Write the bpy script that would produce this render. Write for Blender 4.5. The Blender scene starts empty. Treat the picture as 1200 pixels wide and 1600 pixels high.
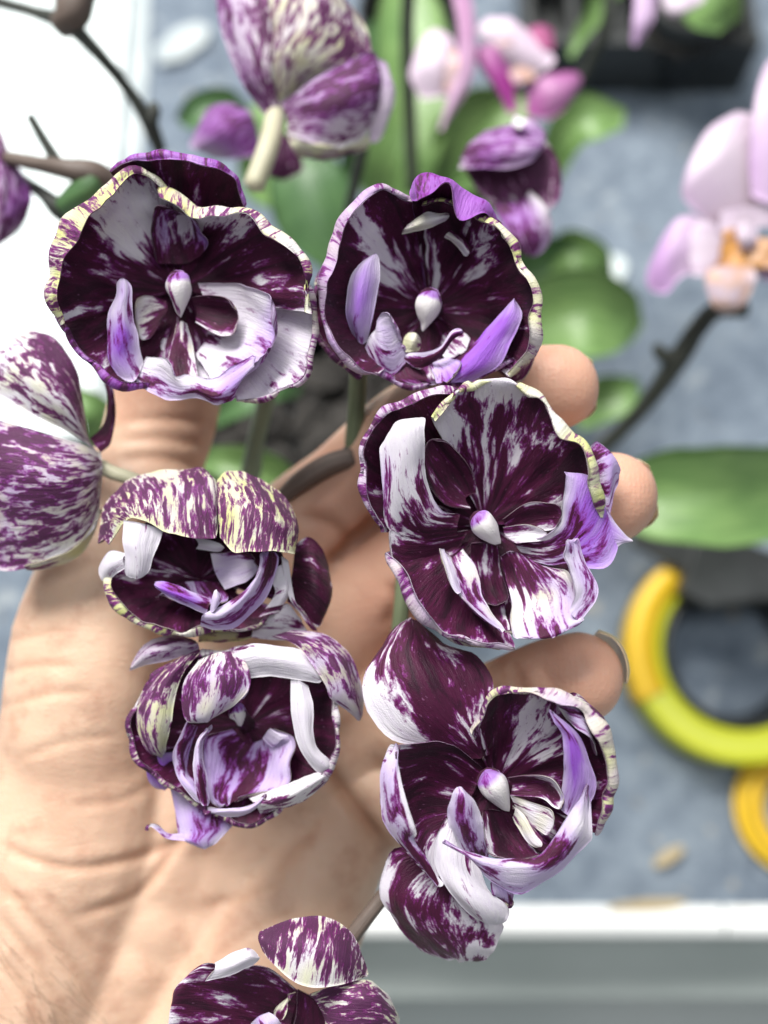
import bpy, bmesh, math, random
import numpy as np
from mathutils import Vector, noise
random.seed(7); np.random.seed(7)

# ------------------------------------------------------------------ camera
TILT = math.radians(15.0)
FOV = math.radians(50.0)
K = 2*math.tan(FOV/2)/1600.0            # tangent units per photo pixel
CAM = np.array([0.0, 0.0, 0.45*math.cos(TILT)])
RX = np.array([1.0, 0, 0])
UP = np.array([0, math.cos(TILT), math.sin(TILT)])
FW = np.array([0, math.sin(TILT), -math.cos(TILT)])

scn = bpy.context.scene
col = scn.collection
cam = bpy.data.cameras.new('camera')
cam.sensor_fit = 'VERTICAL'; cam.sensor_height = 36; cam.sensor_width = 27
cam.lens = 18/math.tan(FOV/2)
cam.clip_start = 0.005; cam.clip_end = 50
cam.dof.use_dof = True; cam.dof.focus_distance = 0.190; cam.dof.aperture_fstop = 6.7
camo = bpy.data.objects.new('camera', cam); col.objects.link(camo)
camo.location = CAM; camo.rotation_euler = (TILT, 0, 0)
scn.camera = camo

# ------------------------------------------------------------------ light
w = bpy.data.worlds.new('World'); scn.world = w; w.use_nodes = True
w.node_tree.nodes['Background'].inputs[0].default_value = (0.93, 0.97, 1.0, 1)
w.node_tree.nodes['Background'].inputs[1].default_value = 0.25
def area(name, loc, target, size, power, colr):
    l = bpy.data.lights.new(name, 'AREA'); l.shape = 'RECTANGLE'; l.size = size[0]; l.size_y = size[1]
    l.energy = power; l.color = colr
    o = bpy.data.objects.new(name, l); col.objects.link(o); o.location = loc
    o.rotation_euler = (Vector(target)-Vector(loc)).to_track_quat('-Z', 'Y').to_euler()
    return o
area('overhead_light_panel', (-0.45, 1.0, 1.45), (0, 0.05, 0.2), (0.9, 0.6), 52.0, (1.0, 0.975, 0.94))
area('overhead_fill', (0.3, 0.1, 1.9), (0, 0.05, 0.2), (0.5, 1.2), 9.0, (0.95, 0.98, 1.0))  # added soft fill from above the lens, no real fitting there
vs = scn.view_settings
vs.view_transform = 'Standard'; vs.look = 'None'; vs.exposure = 0.17; vs.gamma = 1.0; vs.use_curve_mapping = False
scn.render.engine = 'CYCLES'

# ------------------------------------------------------------------ helpers
def at(px, py, d):
    """point seen at a photo pixel, d metres in front of the lens"""
    return CAM + FW*d + RX*((px-600)*K*d) + UP*((800-py)*K*d)
def on_z(px, py, z=0.0):
    r = FW + RX*((px-600)*K) + UP*((800-py)*K)
    t = (z-CAM[2])/r[2]
    return CAM + r*t
def empty(name, loc, label=None, cat=None, group=None, kind=None):
    o = bpy.data.objects.new(name, None); col.objects.link(o); o.location = loc
    o.empty_display_size = 0.01
    tag(o, label, cat, group, kind); return o
def tag(o, label=None, cat=None, group=None, kind=None):
    if label: o['label'] = label
    if cat: o['category'] = cat
    if group: o['group'] = group
    if kind: o['kind'] = kind
    return o
def link(name, me, mat, parent=None, smooth=True):
    o = bpy.data.objects.new(name, me); col.objects.link(o)
    me.materials.append(mat)
    if smooth:
        me.polygons.foreach_set('use_smooth', [True]*len(me.polygons))
    if parent is not None:
        o.parent = parent
        o.matrix_parent_inverse = parent.matrix_basis.inverted()
    me.update(); return o

# ------------------------------------------------------------------ materials
class NT:
    def __init__(s, name):
        s.m = bpy.data.materials.new(name); s.m.use_nodes = True
        s.t = s.m.node_tree; s.n = s.t.nodes; s.b = s.n['Principled BSDF']
    def new(s, typ, **kw):
        n = s.n.new(typ)
        for k, v in kw.items():
            if k.startswith('i_'):
                n.inputs[k[2:].replace('_', ' ')].default_value = v
            else: setattr(n, k, v)
        return n
    def l(s, a, b): s.t.links.new(a, b)
    def attr(s, name): return s.new('ShaderNodeAttribute', attribute_name=name).outputs['Fac']
    def math(s, op, a, b=0.0, c=0.0, clamp=False):
        n = s.new('ShaderNodeMath', operation=op, use_clamp=clamp)
        for i, v in enumerate((a, b, c)):
            if hasattr(v, 'is_output'): s.l(v, n.inputs[i])
            else: n.inputs[i].default_value = v
        return n.outputs[0]
    def mix(s, f, a, b):
        n = s.new('ShaderNodeMix', data_type='RGBA')
        for i, v in ((0, f), (6, a), (7, b)):
            if hasattr(v, 'is_output'): s.l(v, n.inputs[i])
            else: n.inputs[i].default_value = v if i == 0 else (*v, 1)
        return n.outputs[2]
    def smooth(s, v, a, b):
        n = s.new('ShaderNodeMapRange', interpolation_type='SMOOTHSTEP')
        s.l(v, n.inputs[0]); n.inputs[1].default_value = a; n.inputs[2].default_value = b
        return n.outputs[0]
    def noise(s, vec, scale, detail=4, rough=0.5, dist=0.0):
        n = s.new('ShaderNodeTexNoise', i_Scale=scale, i_Detail=detail, i_Roughness=rough, i_Distortion=dist)
        if vec is not None: s.l(vec, n.inputs['Vector'])
        return n.outputs['Fac']
    def scalev(s, vec, sc):
        n = s.new('ShaderNodeMapping'); n.inputs['Scale'].default_value = sc
        s.l(vec, n.inputs['Vector']); return n.outputs[0]
    def bump(s, h, strength, dist):
        n = s.new('ShaderNodeBump'); n.inputs['Strength'].default_value = strength
        n.inputs['Distance'].default_value = dist
        s.l(h, n.inputs['Height']); return n.outputs[0]
    def coord(s, which='Object'): return s.new('ShaderNodeTexCoord').outputs[which]

def petal_material():
    N = NT('harlequin_petal')
    uv = N.coord('UV')
    n1 = N.noise(N.scalev(uv, (0.50, 2.3, 1)), 1.75, 5, 0.55, 0.75)
    n2 = N.noise(N.scalev(uv, (0.55, 1.9, 1)), 6.0, 4, 0.60, 0.6)
    n3 = N.noise(N.scalev(uv, (1.0, 1.3, 1)), 26.0, 2, 0.5)
    dk = N.attr('dk'); lil = N.attr('lil'); yl = N.attr('yl'); pu = N.attr('pu')
    n = N.math('ADD', N.math('MULTIPLY', n1, N.math('MULTIPLY_ADD', pu, -0.34, 0.66)), N.math('MULTIPLY', n2, N.math('MULTIPLY_ADD', pu, 0.32, 0.28)))
    n = N.math('ADD', n, N.math('MULTIPLY', n3, 0.06))
    n = N.math('MULTIPLY_ADD', n, 4.0, -1.5)
    val = N.math('ADD', n, N.math('MULTIPLY_ADD', dk, 0.98, -0.55))
    white = N.mix(n2, (0.86, 0.85, 0.86), (0.76, 0.68, 0.84))
    viol = N.mix(n1, (0.43, 0.17, 0.78), (0.30, 0.07, 0.60))
    viol = N.mix(N.math('MULTIPLY', pu, 0.8), viol, N.mix(n1, (0.44, 0.17, 0.50), (0.27, 0.06, 0.32)))
    lm = N.math('MULTIPLY_ADD', N.math('SUBTRACT', n1, 0.5), 0.9, N.math('MULTIPLY', lil, 1.25), clamp=True)
    lm = N.math('MULTIPLY', lm, N.smooth(lil, 0.0, 0.25))
    light = N.mix(lm, white, viol)
    light = N.mix(yl, light, N.mix(n2, (0.66, 0.70, 0.20), (0.78, 0.78, 0.46)))
    purp = N.mix(lil, (0.20, 0.018, 0.17), (0.25, 0.035, 0.32))
    c1 = N.mix(N.smooth(val, 0.26, 0.54), light, purp)
    mar = N.mix(n2, (0.022, 0.002, 0.012), (0.12, 0.008, 0.060))
    mar = N.mix(pu, mar, N.mix(n2, (0.045, 0.011, 0.040), (0.17, 0.05, 0.155)))
    c2 = N.mix(N.smooth(val, 0.50, 0.66), c1, mar)
    fr = N.noise(N.scalev(uv, (0.7, 1.5, 1)), 13.0, 2, 0.5)
    fd = N.math('MULTIPLY', N.math('MULTIPLY', N.smooth(fr, 0.66, 0.76), 0.45), N.smooth(val, 0.5, 0.6))
    fl = N.math('MULTIPLY', N.math('MULTIPLY', N.smooth(fr, 0.30, 0.24), 0.8), N.smooth(dk, 0.04, 0.25))
    c2 = N.mix(fl, c2, purp)
    c3 = N.mix(N.math('MULTIPLY', N.smooth(val, 0.78, 1.25), N.math('MULTIPLY_ADD', pu, -0.5, 0.75)), c2, (0.014, 0.002, 0.009))
    c3 = N.mix(fd, c3, (0.42, 0.17, 0.34))
    N.l(c3, N.b.inputs['Base Color'])
    N.b.inputs['Roughness'].default_value = 0.46
    N.b.inputs['Specular IOR Level'].default_value = 0.32
    N.b.inputs['Sheen Weight'].default_value = 0.06
    v1 = N.noise(N.scalev(uv, (0.35, 4.0, 1)), 5.0, 3, 0.6, 0.3)
    v2 = N.noise(uv, 60.0, 2, 0.5)
    h = N.math('ADD', N.math('MULTIPLY', v1, 0.8), N.math('MULTIPLY', v2, 0.38))
    nb = N.bump(h, 0.55, 0.0007); N.l(nb, N.b.inputs['Normal'])
    tr = N.new('ShaderNodeBsdfTranslucent'); N.l(c3, tr.inputs['Color']); N.l(nb, tr.inputs['Normal'])
    mx = N.new('ShaderNodeMixShader'); mx.inputs[0].default_value = 0.26
    N.l(N.b.outputs[0], mx.inputs[1]); N.l(tr.outputs[0], mx.inputs[2])
    N.l(mx.outputs[0], N.n['Material Output'].inputs['Surface'])
    return N.m
def pink_material(name, pale, deep, vein):
    N = NT(name); uv = N.coord('UV')
    n1 = N.noise(N.scalev(uv, (0.4, 2.5, 1)), 2.0, 4, 0.55)
    c = N.mix(N.math('ADD', N.attr('lil'), N.math('MULTIPLY_ADD', n1, 0.4, -0.2), clamp=True), pale, deep)
    c = N.mix(N.attr('dk'), c, vein)
    c = N.mix(N.attr('yl'), c, (0.50, 0.24, 0.04))
    N.l(c, N.b.inputs['Base Color']); N.b.inputs['Roughness'].default_value = 0.5
    N.l(N.bump(n1, 0.3, 0.0006), N.b.inputs['Normal'])
    return N.m
def green_material(name, a, b, rough=0.42, sc=(0.3, 3, 1)):
    N = NT(name); uv = N.coord('UV')
    n1 = N.noise(N.scalev(uv, sc), 2.0, 5, 0.6, 0.3)
    n2 = N.noise(N.coord('Object'), 60, 4, 0.6)
    c = N.mix(N.smooth(N.math('ADD', N.math('MULTIPLY', n1, 0.6), N.math('MULTIPLY', n2, 0.4)), 0.3, 0.7), a, b)
    N.l(c, N.b.inputs['Base Color']); N.b.inputs['Roughness'].default_value = rough
    N.l(N.bump(n1, 0.4, 0.001), N.b.inputs['Normal'])
    return N.m
def plain(name, a, b, scale=30, rough=0.5, bump=0.3, bdist=0.001, detail=5, spec=0.5):
    N = NT(name); co = N.coord('Object')
    n1 = N.noise(co, scale, detail, 0.6)
    N.l(N.mix(N.smooth(n1, 0.3, 0.7), a, b), N.b.inputs['Base Color'])
    N.b.inputs['Roughness'].default_value = rough; N.b.inputs['Specular IOR Level'].default_value = spec
    if bump: N.l(N.bump(N.noise(co, scale*4, 4, 0.6), bump, bdist), N.b.inputs['Normal'])
    return N.m
def skin_material():
    N = NT('skin'); co = N.coord('Object')
    n1 = N.noise(co, 45, 4, 0.55); n2 = N.noise(co, 350, 3, 0.6); n4 = N.noise(co, 140, 4, 0.6)
    base = N.mix(N.smooth(n1, 0.3, 0.7), (0.70, 0.485, 0.35), (0.61, 0.39, 0.275))
    base = N.mix(N.math('MULTIPLY', N.smooth(n4, 0.48, 0.70), 0.45), base, (0.46, 0.235, 0.16))
    base = N.mix(N.attr('red'), base, (0.58, 0.31, 0.22))
    base = N.mix(N.math('MULTIPLY', N.attr('line'), 0.7), base, (0.36, 0.15, 0.075))  # folds redder, with crease shade painted into the skin colour
    N.l(base, N.b.inputs['Base Color'])
    N.b.inputs['Roughness'].default_value = 0.5; N.b.inputs['Specular IOR Level'].default_value = 0.38
    N.b.inputs['Subsurface Weight'].default_value = 0.22
    N.b.inputs['Subsurface Radius'].default_value = (1.0, 0.36, 0.18)
    N.b.inputs['Subsurface Scale'].default_value = 0.004
    vo = N.new('ShaderNodeTexVoronoi', i_Scale=900.0, feature='DISTANCE_TO_EDGE'); N.l(co, vo.inputs['Vector'])
    ridge = N.new('ShaderNodeTexWave', i_Scale=620.0, i_Distortion=3.0, i_Detail=1.0); N.l(N.scalev(co, (0.5, 1.0, 0.4)), ridge.inputs['Vector'])
    ridge.inputs['Detail Scale'].default_value = 0.6
    h = N.math('ADD', N.math('MULTIPLY', n2, 0.5), N.math('MULTIPLY', vo.outputs[0], 0.5))
    h = N.math('ADD', h, N.math('MULTIPLY', ridge.outputs['Fac'], N.math('MULTIPLY', N.attr('red'), 0.12)))
    h = N.math('ADD', h, N.math('MULTIPLY', n4, 0.7))
    mp = N.new('ShaderNodeMapping'); mp.inputs['Rotation'].default_value = (0, 0, 0.5); mp.inputs['Scale'].default_value = (0.22, 1.5, 0.6); N.l(co, mp.inputs['Vector'])
    fine = N.noise(mp.outputs[0], 420, 3, 0.6, 1.2); fine2 = N.noise(N.scalev(mp.outputs[0], (1.6, 0.5, 1)), 180, 3, 0.6, 1.5)
    h = N.math('ADD', h, N.math('MULTIPLY', N.smooth(fine, 0.42, 0.58), 0.10)); h = N.math('ADD', h, N.math('MULTIPLY', N.smooth(fine2, 0.36, 0.46), 0.07))
    N.l(N.bump(h, 0.33, 0.0005), N.b.inputs['Normal'])
    return N.m
def cloth_material():
    N = NT('blue_grey_matting'); co = N.coord('Object')
    n1 = N.noise(co, 14, 5, 0.62); n2 = N.noise(co, 110, 5, 0.7); n3 = N.noise(co, 600, 3, 0.6)
    v = N.math('ADD', N.math('MULTIPLY', n1, 0.35), N.math('MULTIPLY', n2, 0.5)); v = N.math('ADD', v, N.math('MULTIPLY', n3, 0.15))
    c = N.mix(N.smooth(v, 0.34, 0.66), (0.11, 0.14, 0.185), (0.255, 0.305, 0.36))
    c = N.mix(N.math('MULTIPLY', N.smooth(N.noise(co, 55, 3, 0.55), 0.62, 0.74), 0.4), c, (0.5, 0.52, 0.50))
    c = N.mix(N.math('MULTIPLY', N.smooth(N.noise(co, 85, 2, 0.5, 0.5), 0.66, 0.73), 0.6), c, (0.42, 0.38, 0.30))
    N.l(c, N.b.inputs['Base Color']); N.b.inputs['Roughness'].default_value = 0.95
    N.b.inputs['Specular IOR Level'].default_value = 0.1
    N.l(N.bump(N.math('ADD', n2, n3), 0.7, 0.0015), N.b.inputs['Normal'])
    return N.m

M_PETAL = petal_material()
M_PINK = pink_material('magenta_petal', (0.62, 0.52, 0.62), (0.27, 0.025, 0.21), (0.35, 0.03, 0.12))
M_PALE = pink_material('pale_pink_petal', (0.50, 0.42, 0.50), (0.42, 0.22, 0.50), (0.40, 0.16, 0.05))
M_LEAF = green_material('leaf_green', (0.10, 0.20, 0.06), (0.20, 0.33, 0.11))
M_LEAFD = green_material('leaf_dark_green', (0.05, 0.115, 0.045), (0.09, 0.18, 0.065))
M_STEM = green_material('stem_green', (0.09, 0.115, 0.06), (0.19, 0.23, 0.13), 0.55)
M_STEMD = green_material('stem_dark', (0.012, 0.014, 0.012), (0.04, 0.045, 0.034), 0.55)
M_STEMB = green_material('stem_brown', (0.07, 0.05, 0.04), (0.16, 0.12, 0.10), 0.55)
M_PEDI = green_material('pedicel_cream', (0.38, 0.37, 0.24), (0.55, 0.52, 0.40), 0.5)
M_SKIN = skin_material()
M_NAIL = plain('nail', (0.66, 0.50, 0.30), (0.72, 0.58, 0.38), 60, 0.28, 0.1, 0.0003)
M_HAIR = plain('arm_hair', (0.10, 0.055, 0.025), (0.17, 0.10, 0.05), 100, 0.5, 0)
M_CLOTH = cloth_material()
M_WHITE = plain('white_rail', (0.84, 0.87, 0.86), (0.9, 0.92, 0.91), 20, 0.35, 0.15, 0.0008)
M_PANEL = plain('white_plastic_panel', (0.64, 0.725, 0.725), (0.70, 0.77, 0.77), 6, 0.4, 0.1, 0.0006)
M_LEDGE = plain('grey_green_ledge', (0.33, 0.375, 0.36), (0.40, 0.445, 0.43), 12, 0.55, 0.25, 0.001)
M_FLOOR = plain('pale_floor', (0.48, 0.53, 0.52), (0.58, 0.62, 0.61), 8, 0.7, 0.4, 0.003)
M_BLACK = plain('black_plastic', (0.012, 0.014, 0.014), (0.03, 0.034, 0.034), 40, 0.42, 0.4, 0.001)
M_BARK = plain('bark', (0.012, 0.011, 0.010), (0.06, 0.055, 0.05), 120, 0.9, 0.8, 0.003)
M_STRAW = plain('straw', (0.42, 0.33, 0.19), (0.52, 0.43, 0.27), 150, 0.8, 0.5, 0.001)
M_PALEGREY = plain('grey_white_flat', (0.38, 0.43, 0.45), (0.52, 0.57, 0.58), 60, 0.8, 0.4, 0.001)
M_TAPEO = plain('orange_yellow_tape', (0.78, 0.49, 0.015), (0.84, 0.56, 0.025), 30, 0.4, 0.2, 0.0006)
M_TAPEL = plain('lime_yellow_tape', (0.56, 0.60, 0.02), (0.62, 0.66, 0.035), 30, 0.35, 0.2, 0.0006)

# ------------------------------------------------------------------ curved sheets (petals, leaves)
def cr(P, t):
    """Catmull-Rom through P (n,k) at parameters t in 0..n-1"""
    n = len(P); out = np.zeros((len(t), P.shape[1]))
    for j, tt in enumerate(t):
        i = min(int(tt), n-2); f = tt-i
        p1, p2 = P[i], P[i+1]
        p0 = P[i-1] if i > 0 else 2*p1-p2
        p3 = P[i+2] if i+2 < n else 2*p2-p1
        out[j] = 0.5*((2*p1)+(-p0+p2)*f+(2*p0-5*p1+4*p2-p3)*f*f+(-p0+3*p1-3*p2+p3)*f**3)
    return out
SEED = [0]
def sheet(name, parent, ctrl, mat, nu=26, nv=18, thick=0.00055, yl=0.0, od=0.5, ol=0.2, oy=0.6,
          ruffle=0.35, edge=0.12, flipvis=False, wave=1.0, pu=0.0, opu=0.75, tip=1.0, pleat=0.12, swapuv=False):
    """ctrl (rows, cols, 5): world xyz, dark, lilac. od/ol/oy describe the side facing away."""
    SEED[0] += 1; sd = SEED[0]*3.17
    if name in ('lip', 'inner_fold'): ruffle *= 1.5
    c = np.array(ctrl, float); r, q, _ = c.shape
    tu = np.linspace(0, r-1, nu); tv = np.linspace(0, q-1, nv)
    A = np.stack([cr(c[:, j], tu) for j in range(q)], 1)           # nu,q,5
    G = np.stack([cr(A[i], tv) for i in range(nu)], 0)             # nu,nv,5
    P = G[..., :3]
    if tip < 1:
        for i in range(nu):
            u_ = i/(nu-1)
            if u_ > .84:
                w_ = tip+(1-tip)*math.sqrt(max(0, 1-((u_-.84)/.16)**2)); m_ = P[i].mean(0); P[i] = m_+(P[i]-m_)*w_
    def normals(P):
        du = np.gradient(P, axis=0); dv = np.gradient(P, axis=1)
        n = np.cross(du, dv); return n/(np.linalg.norm(n, axis=2, keepdims=True)+1e-12)
    n = normals(P)
    tocam = CAM - P
    h = max(2, nu//2)
    sgn = 1.0 if np.sum(n[:h]*tocam[:h]) >= 0 else -1.0
    if flipvis: sgn = -sgn
    n = n*sgn
    lu = np.linalg.norm(np.diff(P, axis=0), axis=2).mean(1); U = np.concatenate([[0], np.cumsum(lu)])*100
    lv = np.linalg.norm(np.diff(P, axis=1), axis=2).mean(0); V = np.concatenate([[0], np.cumsum(lv)])*100
    fu = np.linspace(0, 1, nu); fv = np.linspace(0, 1, nv)
    ev = np.minimum(fv, 1-fv)                                       # distance to side edges
    disp = np.zeros((nu, nv))
    for i in range(nu):
        for j in range(nv):
            e = max(0.0, 1-min(ev[j]*3.2, (1-fu[i])*3.2))
            a = noise.noise(Vector((U[i]*2.1*wave+sd, V[j]*2.1*wave, sd)))*(0.30+0.7*e)
            b = noise.noise(Vector((U[i]*6*wave, V[j]*6*wave+sd, sd)))*0.30*(0.25+e)
            pl = noise.noise(Vector((fu[i]*1.6+sd, V[j]*3.6, sd+2)))*pleat*0.0016*min(1, fu[i]*1.6)
            disp[i, j] = (a+b)*ruffle*0.001*min(1.0, fu[i]*5)+pl
    P = P + n*disp[..., None]
    # slightly uneven outline
    dv = np.gradient(P, axis=1); dvn = dv/(np.linalg.norm(dv, axis=2, keepdims=True)+1e-12)
    for i in range(nu):
        k = noise.noise(Vector((U[i]*3.5*wave, sd, 0)))*0.35*ruffle*0.001*min(1, fu[i]*5)
        k2 = noise.noise(Vector((U[i]*3.5*wave, sd+9, 0)))*0.35*ruffle*0.001*min(1, fu[i]*5)
        P[i] += dvn[i]*((1-fv)*k + fv*k2)[:, None]
    n = normals(P)*sgn
    eu = np.minimum(1.0, np.minimum(ev[None, :]*6, ((1-fu)*6)[:, None]))
    th = thick*(0.35+0.65*np.sqrt(np.clip(eu, 0, 1)))
    Pb = P - n*th[..., None]
    verts = np.concatenate([P.reshape(-1, 3), Pb.reshape(-1, 3)])
    NN = nu*nv; idx = np.arange(NN).reshape(nu, nv)
    a, b, cc, d = idx[:-1, :-1].ravel(), idx[1:, :-1].ravel(), idx[1:, 1:].ravel(), idx[:-1, 1:].ravel()
    f1 = np.stack([a, b, cc, d], 1) if sgn > 0 else np.stack([a, d, cc, b], 1)
    f2 = f1[:, ::-1]+NN
    bd = np.concatenate([idx[:, 0], idx[-1, 1:], idx[-2::-1, -1], idx[0, -2:0:-1]])
    bn = np.roll(bd, -1)
    f3 = np.stack([bd, bd+NN, bn+NN, bn], 1)
    if sgn < 0: f3 = f3[:, ::-1]
    f3 = f3[:, ::-1]
    faces = np.concatenate([f1, f2, f3])
    me = bpy.data.meshes.new(name)
    me.from_pydata(verts.tolist(), [], faces.tolist())
    uvv = np.stack([np.repeat(U+sd*1.7, nv), np.tile(V+sd*2.3, nu)], 1)
    if swapuv: uvv = uvv[:, ::-1]
    uvv = np.concatenate([uvv, uvv+5.3])
    uvl = me.uv_layers.new(name='UVMap')
    li = np.zeros(len(me.loops), int); me.loops.foreach_get('vertex_index', li)
    uvl.data.foreach_set('uv', uvv[li].ravel())
    dkf = np.clip(G[..., 3], 0, 1)+0.03*pu; er = np.exp(-np.minimum(ev[None, :]*1.0, ((1-fu)*1.0)[:, None])/0.05)
    ern = np.array([[noise.noise(Vector((U[i]*3, V[j]*3, sd+4))) for j in range(nv)] for i in range(nu)])
    dkf = dkf - edge*er*np.clip(1.6+3.2*ern, 0, 4)
    dkb = np.full((nu, nv), od) + 0.10 + 0.25*ern
    for nm, fr, bk in (('dk', dkf, dkb), ('lil', np.clip(G[..., 4], 0, 1), np.full((nu, nv), ol)),
                       ('yl', np.clip(yl+0.12*pu+(0.5*ern if yl > 0 else 0*ern), 0, 1), np.clip(oy+0.6*oy*ern*2, 0, 1)), ('pu', np.full((nu, nv), pu), np.full((nu, nv), opu))):
        at_ = me.attributes.new(nm, 'FLOAT', 'POINT')
        at_.data.foreach_set('value', np.concatenate([fr.ravel(), bk.ravel()]).astype(np.float32))
    return link(name, me, mat, parent)

def tube(name, parent, pts, radii, mat, seg=12, sub=6, bumpy=0.0):
    P = np.array(pts, float); R = np.array(radii, float)[:, None]
    t = np.linspace(0, len(P)-1, (len(P)-1)*sub+1)
    Q = cr(P, t); r = cr(R, t)[:, 0]
    T = np.gradient(Q, axis=0); T /= np.linalg.norm(T, axis=1, keepdims=True)
    ref = np.array([0.31, 0.2, 0.93]); verts = []; uvs = []
    L = np.concatenate([[0], np.cumsum(np.linalg.norm(np.diff(Q, axis=0), axis=1))])*100
    for i in range(len(Q)):
        a = np.cross(T[i], ref); a /= np.linalg.norm(a); b = np.cross(T[i], a)
        for s in range(seg):
            an = 2*math.pi*s/seg
            rr = r[i]*(1+bumpy*noise.noise(Vector((L[i]*2, math.cos(an), math.sin(an)+P[0][0]*90))))
            verts.append(Q[i]+(a*math.cos(an)+b*math.sin(an))*rr); uvs.append((L[i], s/seg*2))
    faces = []
    for i in range(len(Q)-1):
        for s in range(seg):
            faces.append((i*seg+s, i*seg+(s+1) % seg, (i+1)*seg+(s+1) % seg, (i+1)*seg+s))
    n0 = len(verts); verts.append(Q[0]-T[0]*r[0]*0.4); verts.append(Q[-1]+T[-1]*r[-1]*0.5); uvs += [(0, 0), (L[-1], 0)]
    for s in range(seg):
        faces.append((n0, (s+1) % seg, s)); b0 = (len(Q)-1)*seg
        faces.append((n0+1, b0+s, b0+(s+1) % seg))
    me = bpy.data.meshes.new(name); me.from_pydata([tuple(v) for v in verts], [], faces)
    uvl = me.uv_layers.new(name='UVMap')
    for l in me.loops: uvl.data[l.index].uv = uvs[l.vertex_index]
    return link(name, me, mat, parent)

class Flower:
    def __init__(s, name, label, d0, zoom, mat=None, cat='flower', center=None, group=None):
        s.d0 = d0; s.x0, s.y0, s.s = zoom; s.mat = mat or M_PETAL
        s.c = center
        cx, cy = center if center else (s.x0, s.y0)
        s.e = empty(name, at(cx, cy, d0+0.001), label, cat, group)
    def z(s, x, y): return s.x0+x/s.s, s.y0+y/s.s
    def free(s, name, rows, lift=0.0, **kw):
        g = []
        for row in rows:
            rr = []
            for (x, y, h, dl) in row:
                px, py = s.z(x, y); p = at(px, py, s.d0-(h+lift)/1000)
                rr.append([*p, (dl//10)/9.0, (dl % 10)/9.0])
            g.append(rr)
        kw.setdefault('tip', .5 if s.mat is M_PETAL else .8)
        return sheet(name, s.e, g, s.mat, **kw)
    def sector(s, name, st, lift=0.0, lil=0.1, prof=1.7, base=0.05, **kw):
        fr = [base, 0.28, 0.52, 0.78, 1.0]
        cols = []
        for (ang, R, H, curl, ds) in st:
            R = R*(1+0.016*math.sin(ang*1.7+SEED[0])); curl = curl*0.72*(1+0.75*math.sin(ang*0.9+SEED[0]*2.3)) if abs(curl) > 4 else curl
            a = math.radians(ang); cc = []
            for f, dch in zip(fr, ds):
                h = H*f**prof+lift
                r = R*(f if f < 1 else 1.0)
                r *= 1+0.07*math.sin(f*math.pi)                    # belly of the bowl
                cc.append((s.c[0]+r*math.cos(a), s.c[1]-r*math.sin(a), h, int(dch)))
            r = R-curl; cc.append((s.c[0]+r*math.cos(a), s.c[1]-r*math.sin(a), H+lift+min(3.0, 0.5+curl*0.09), int(ds[5])))
            cols.append(cc)
        g = []
        for i in range(6):
            row = []
            for cc in cols:
                x, y, h, d = cc[i]
                row.append([*at(x, y, s.d0-h/1000), d/9.0, lil])
            g.append(row)
        kw.setdefault('nv', max(18, 6*len(st))); kw.setdefault('ruffle', 1.15); kw.setdefault('pleat', .55)
        return sheet(name, s.e, g, s.mat, nu=30, **kw)
    def column(s, x, y, tx, ty, w, h0, lil=0.55):
        """anther cap: a drop with a pointed tip, x,y head and tx,ty tip in zoom pixels, w half width"""
        a = at(*s.z(x, y), s.d0-h0/1000); b = at(*s.z(tx, ty), s.d0-(h0-1.0)/1000)
        ax = b-a; L = np.linalg.norm(ax); ax /= L
        tc = CAM-a; tc -= ax*tc.dot(ax); tc /= np.linalg.norm(tc); sd = np.cross(ax, tc)
        W = w/s.s*K*s.d0*(0.88+0.2*((SEED[0]*0.37) % 1)); ph = SEED[0]*1.3
        prof = [(-0.32, 0.0), (-0.30, .40), (-0.2, .78), (-0.02, 1.0), (.2, 1.02), (.42, .84), (.62, .58), (.82, .30), (.94, .14), (1.0, 0.02)]
        seg = 16; verts = []; dk = []; ll = []
        for (t, rr) in prof:
            for k in range(seg):
                an = 2*math.pi*k/seg
                up = math.sin(an)
                ridge = 1+0.14*max(0, up)**6
                v = a+ax*(t*L)+sd*(math.cos(an)*rr*W)+tc*(up*rr*W*0.85*ridge)
                v = v+(ax+sd*.8)*noise.noise(Vector(v*700)+Vector((ph, 0, 0)))*0.0007
                verts.append(tuple(v)); dk.append(0.42 if t < -0.15 else (0.12 if t < .1 else 0.0)); ll.append(0.9 if t < -0.1 else (0.35 if up < 0.2 else 0.02))
        faces = []
        for i in range(len(prof)-1):
            for k in range(seg):
                faces.append((i*seg+k, (i+1)*seg+k, (i+1)*seg+(k+1) % seg, i*seg+(k+1) % seg))
        me = bpy.data.meshes.new('column'); me.from_pydata(verts, [], faces)
        uvl = me.uv_layers.new(name='UVMap')
        for l in me.loops: uvl.data[l.index].uv = (l.vertex_index//seg*0.08+SEED[0], (l.vertex_index % seg)*0.05)
        for nm, v in (('dk', dk), ('lil', ll), ('yl', [0.16]*len(verts))):
            me.attributes.new(nm, 'FLOAT', 'POINT').data.foreach_set('value', v)
        o = link('column', me, s.mat, s.e)
        s.throat()
        m = o.modifiers.new('s', 'SUBSURF'); m.levels = 1; m.render_levels = 1
        # stalk of the column, down to the heart of the flower
        st = np.array([a-ax*0.0002, a+(at(*s.c, s.d0)-a)*0.5, at(*s.c, s.d0-0.0005)])
        t_ = tube('column_stalk', s.e, st, [W*0.9, W*0.85, W*1.0], s.mat, 12, 4)
        nvt = len(t_.data.vertices)
        for nm, v in (('dk', 0.95), ('lil', 0.6), ('yl', 0.0)):
            t_.data.attributes.new(nm, 'FLOAT', 'POINT').data.foreach_set('value', [v]*nvt)
        return o
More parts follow.
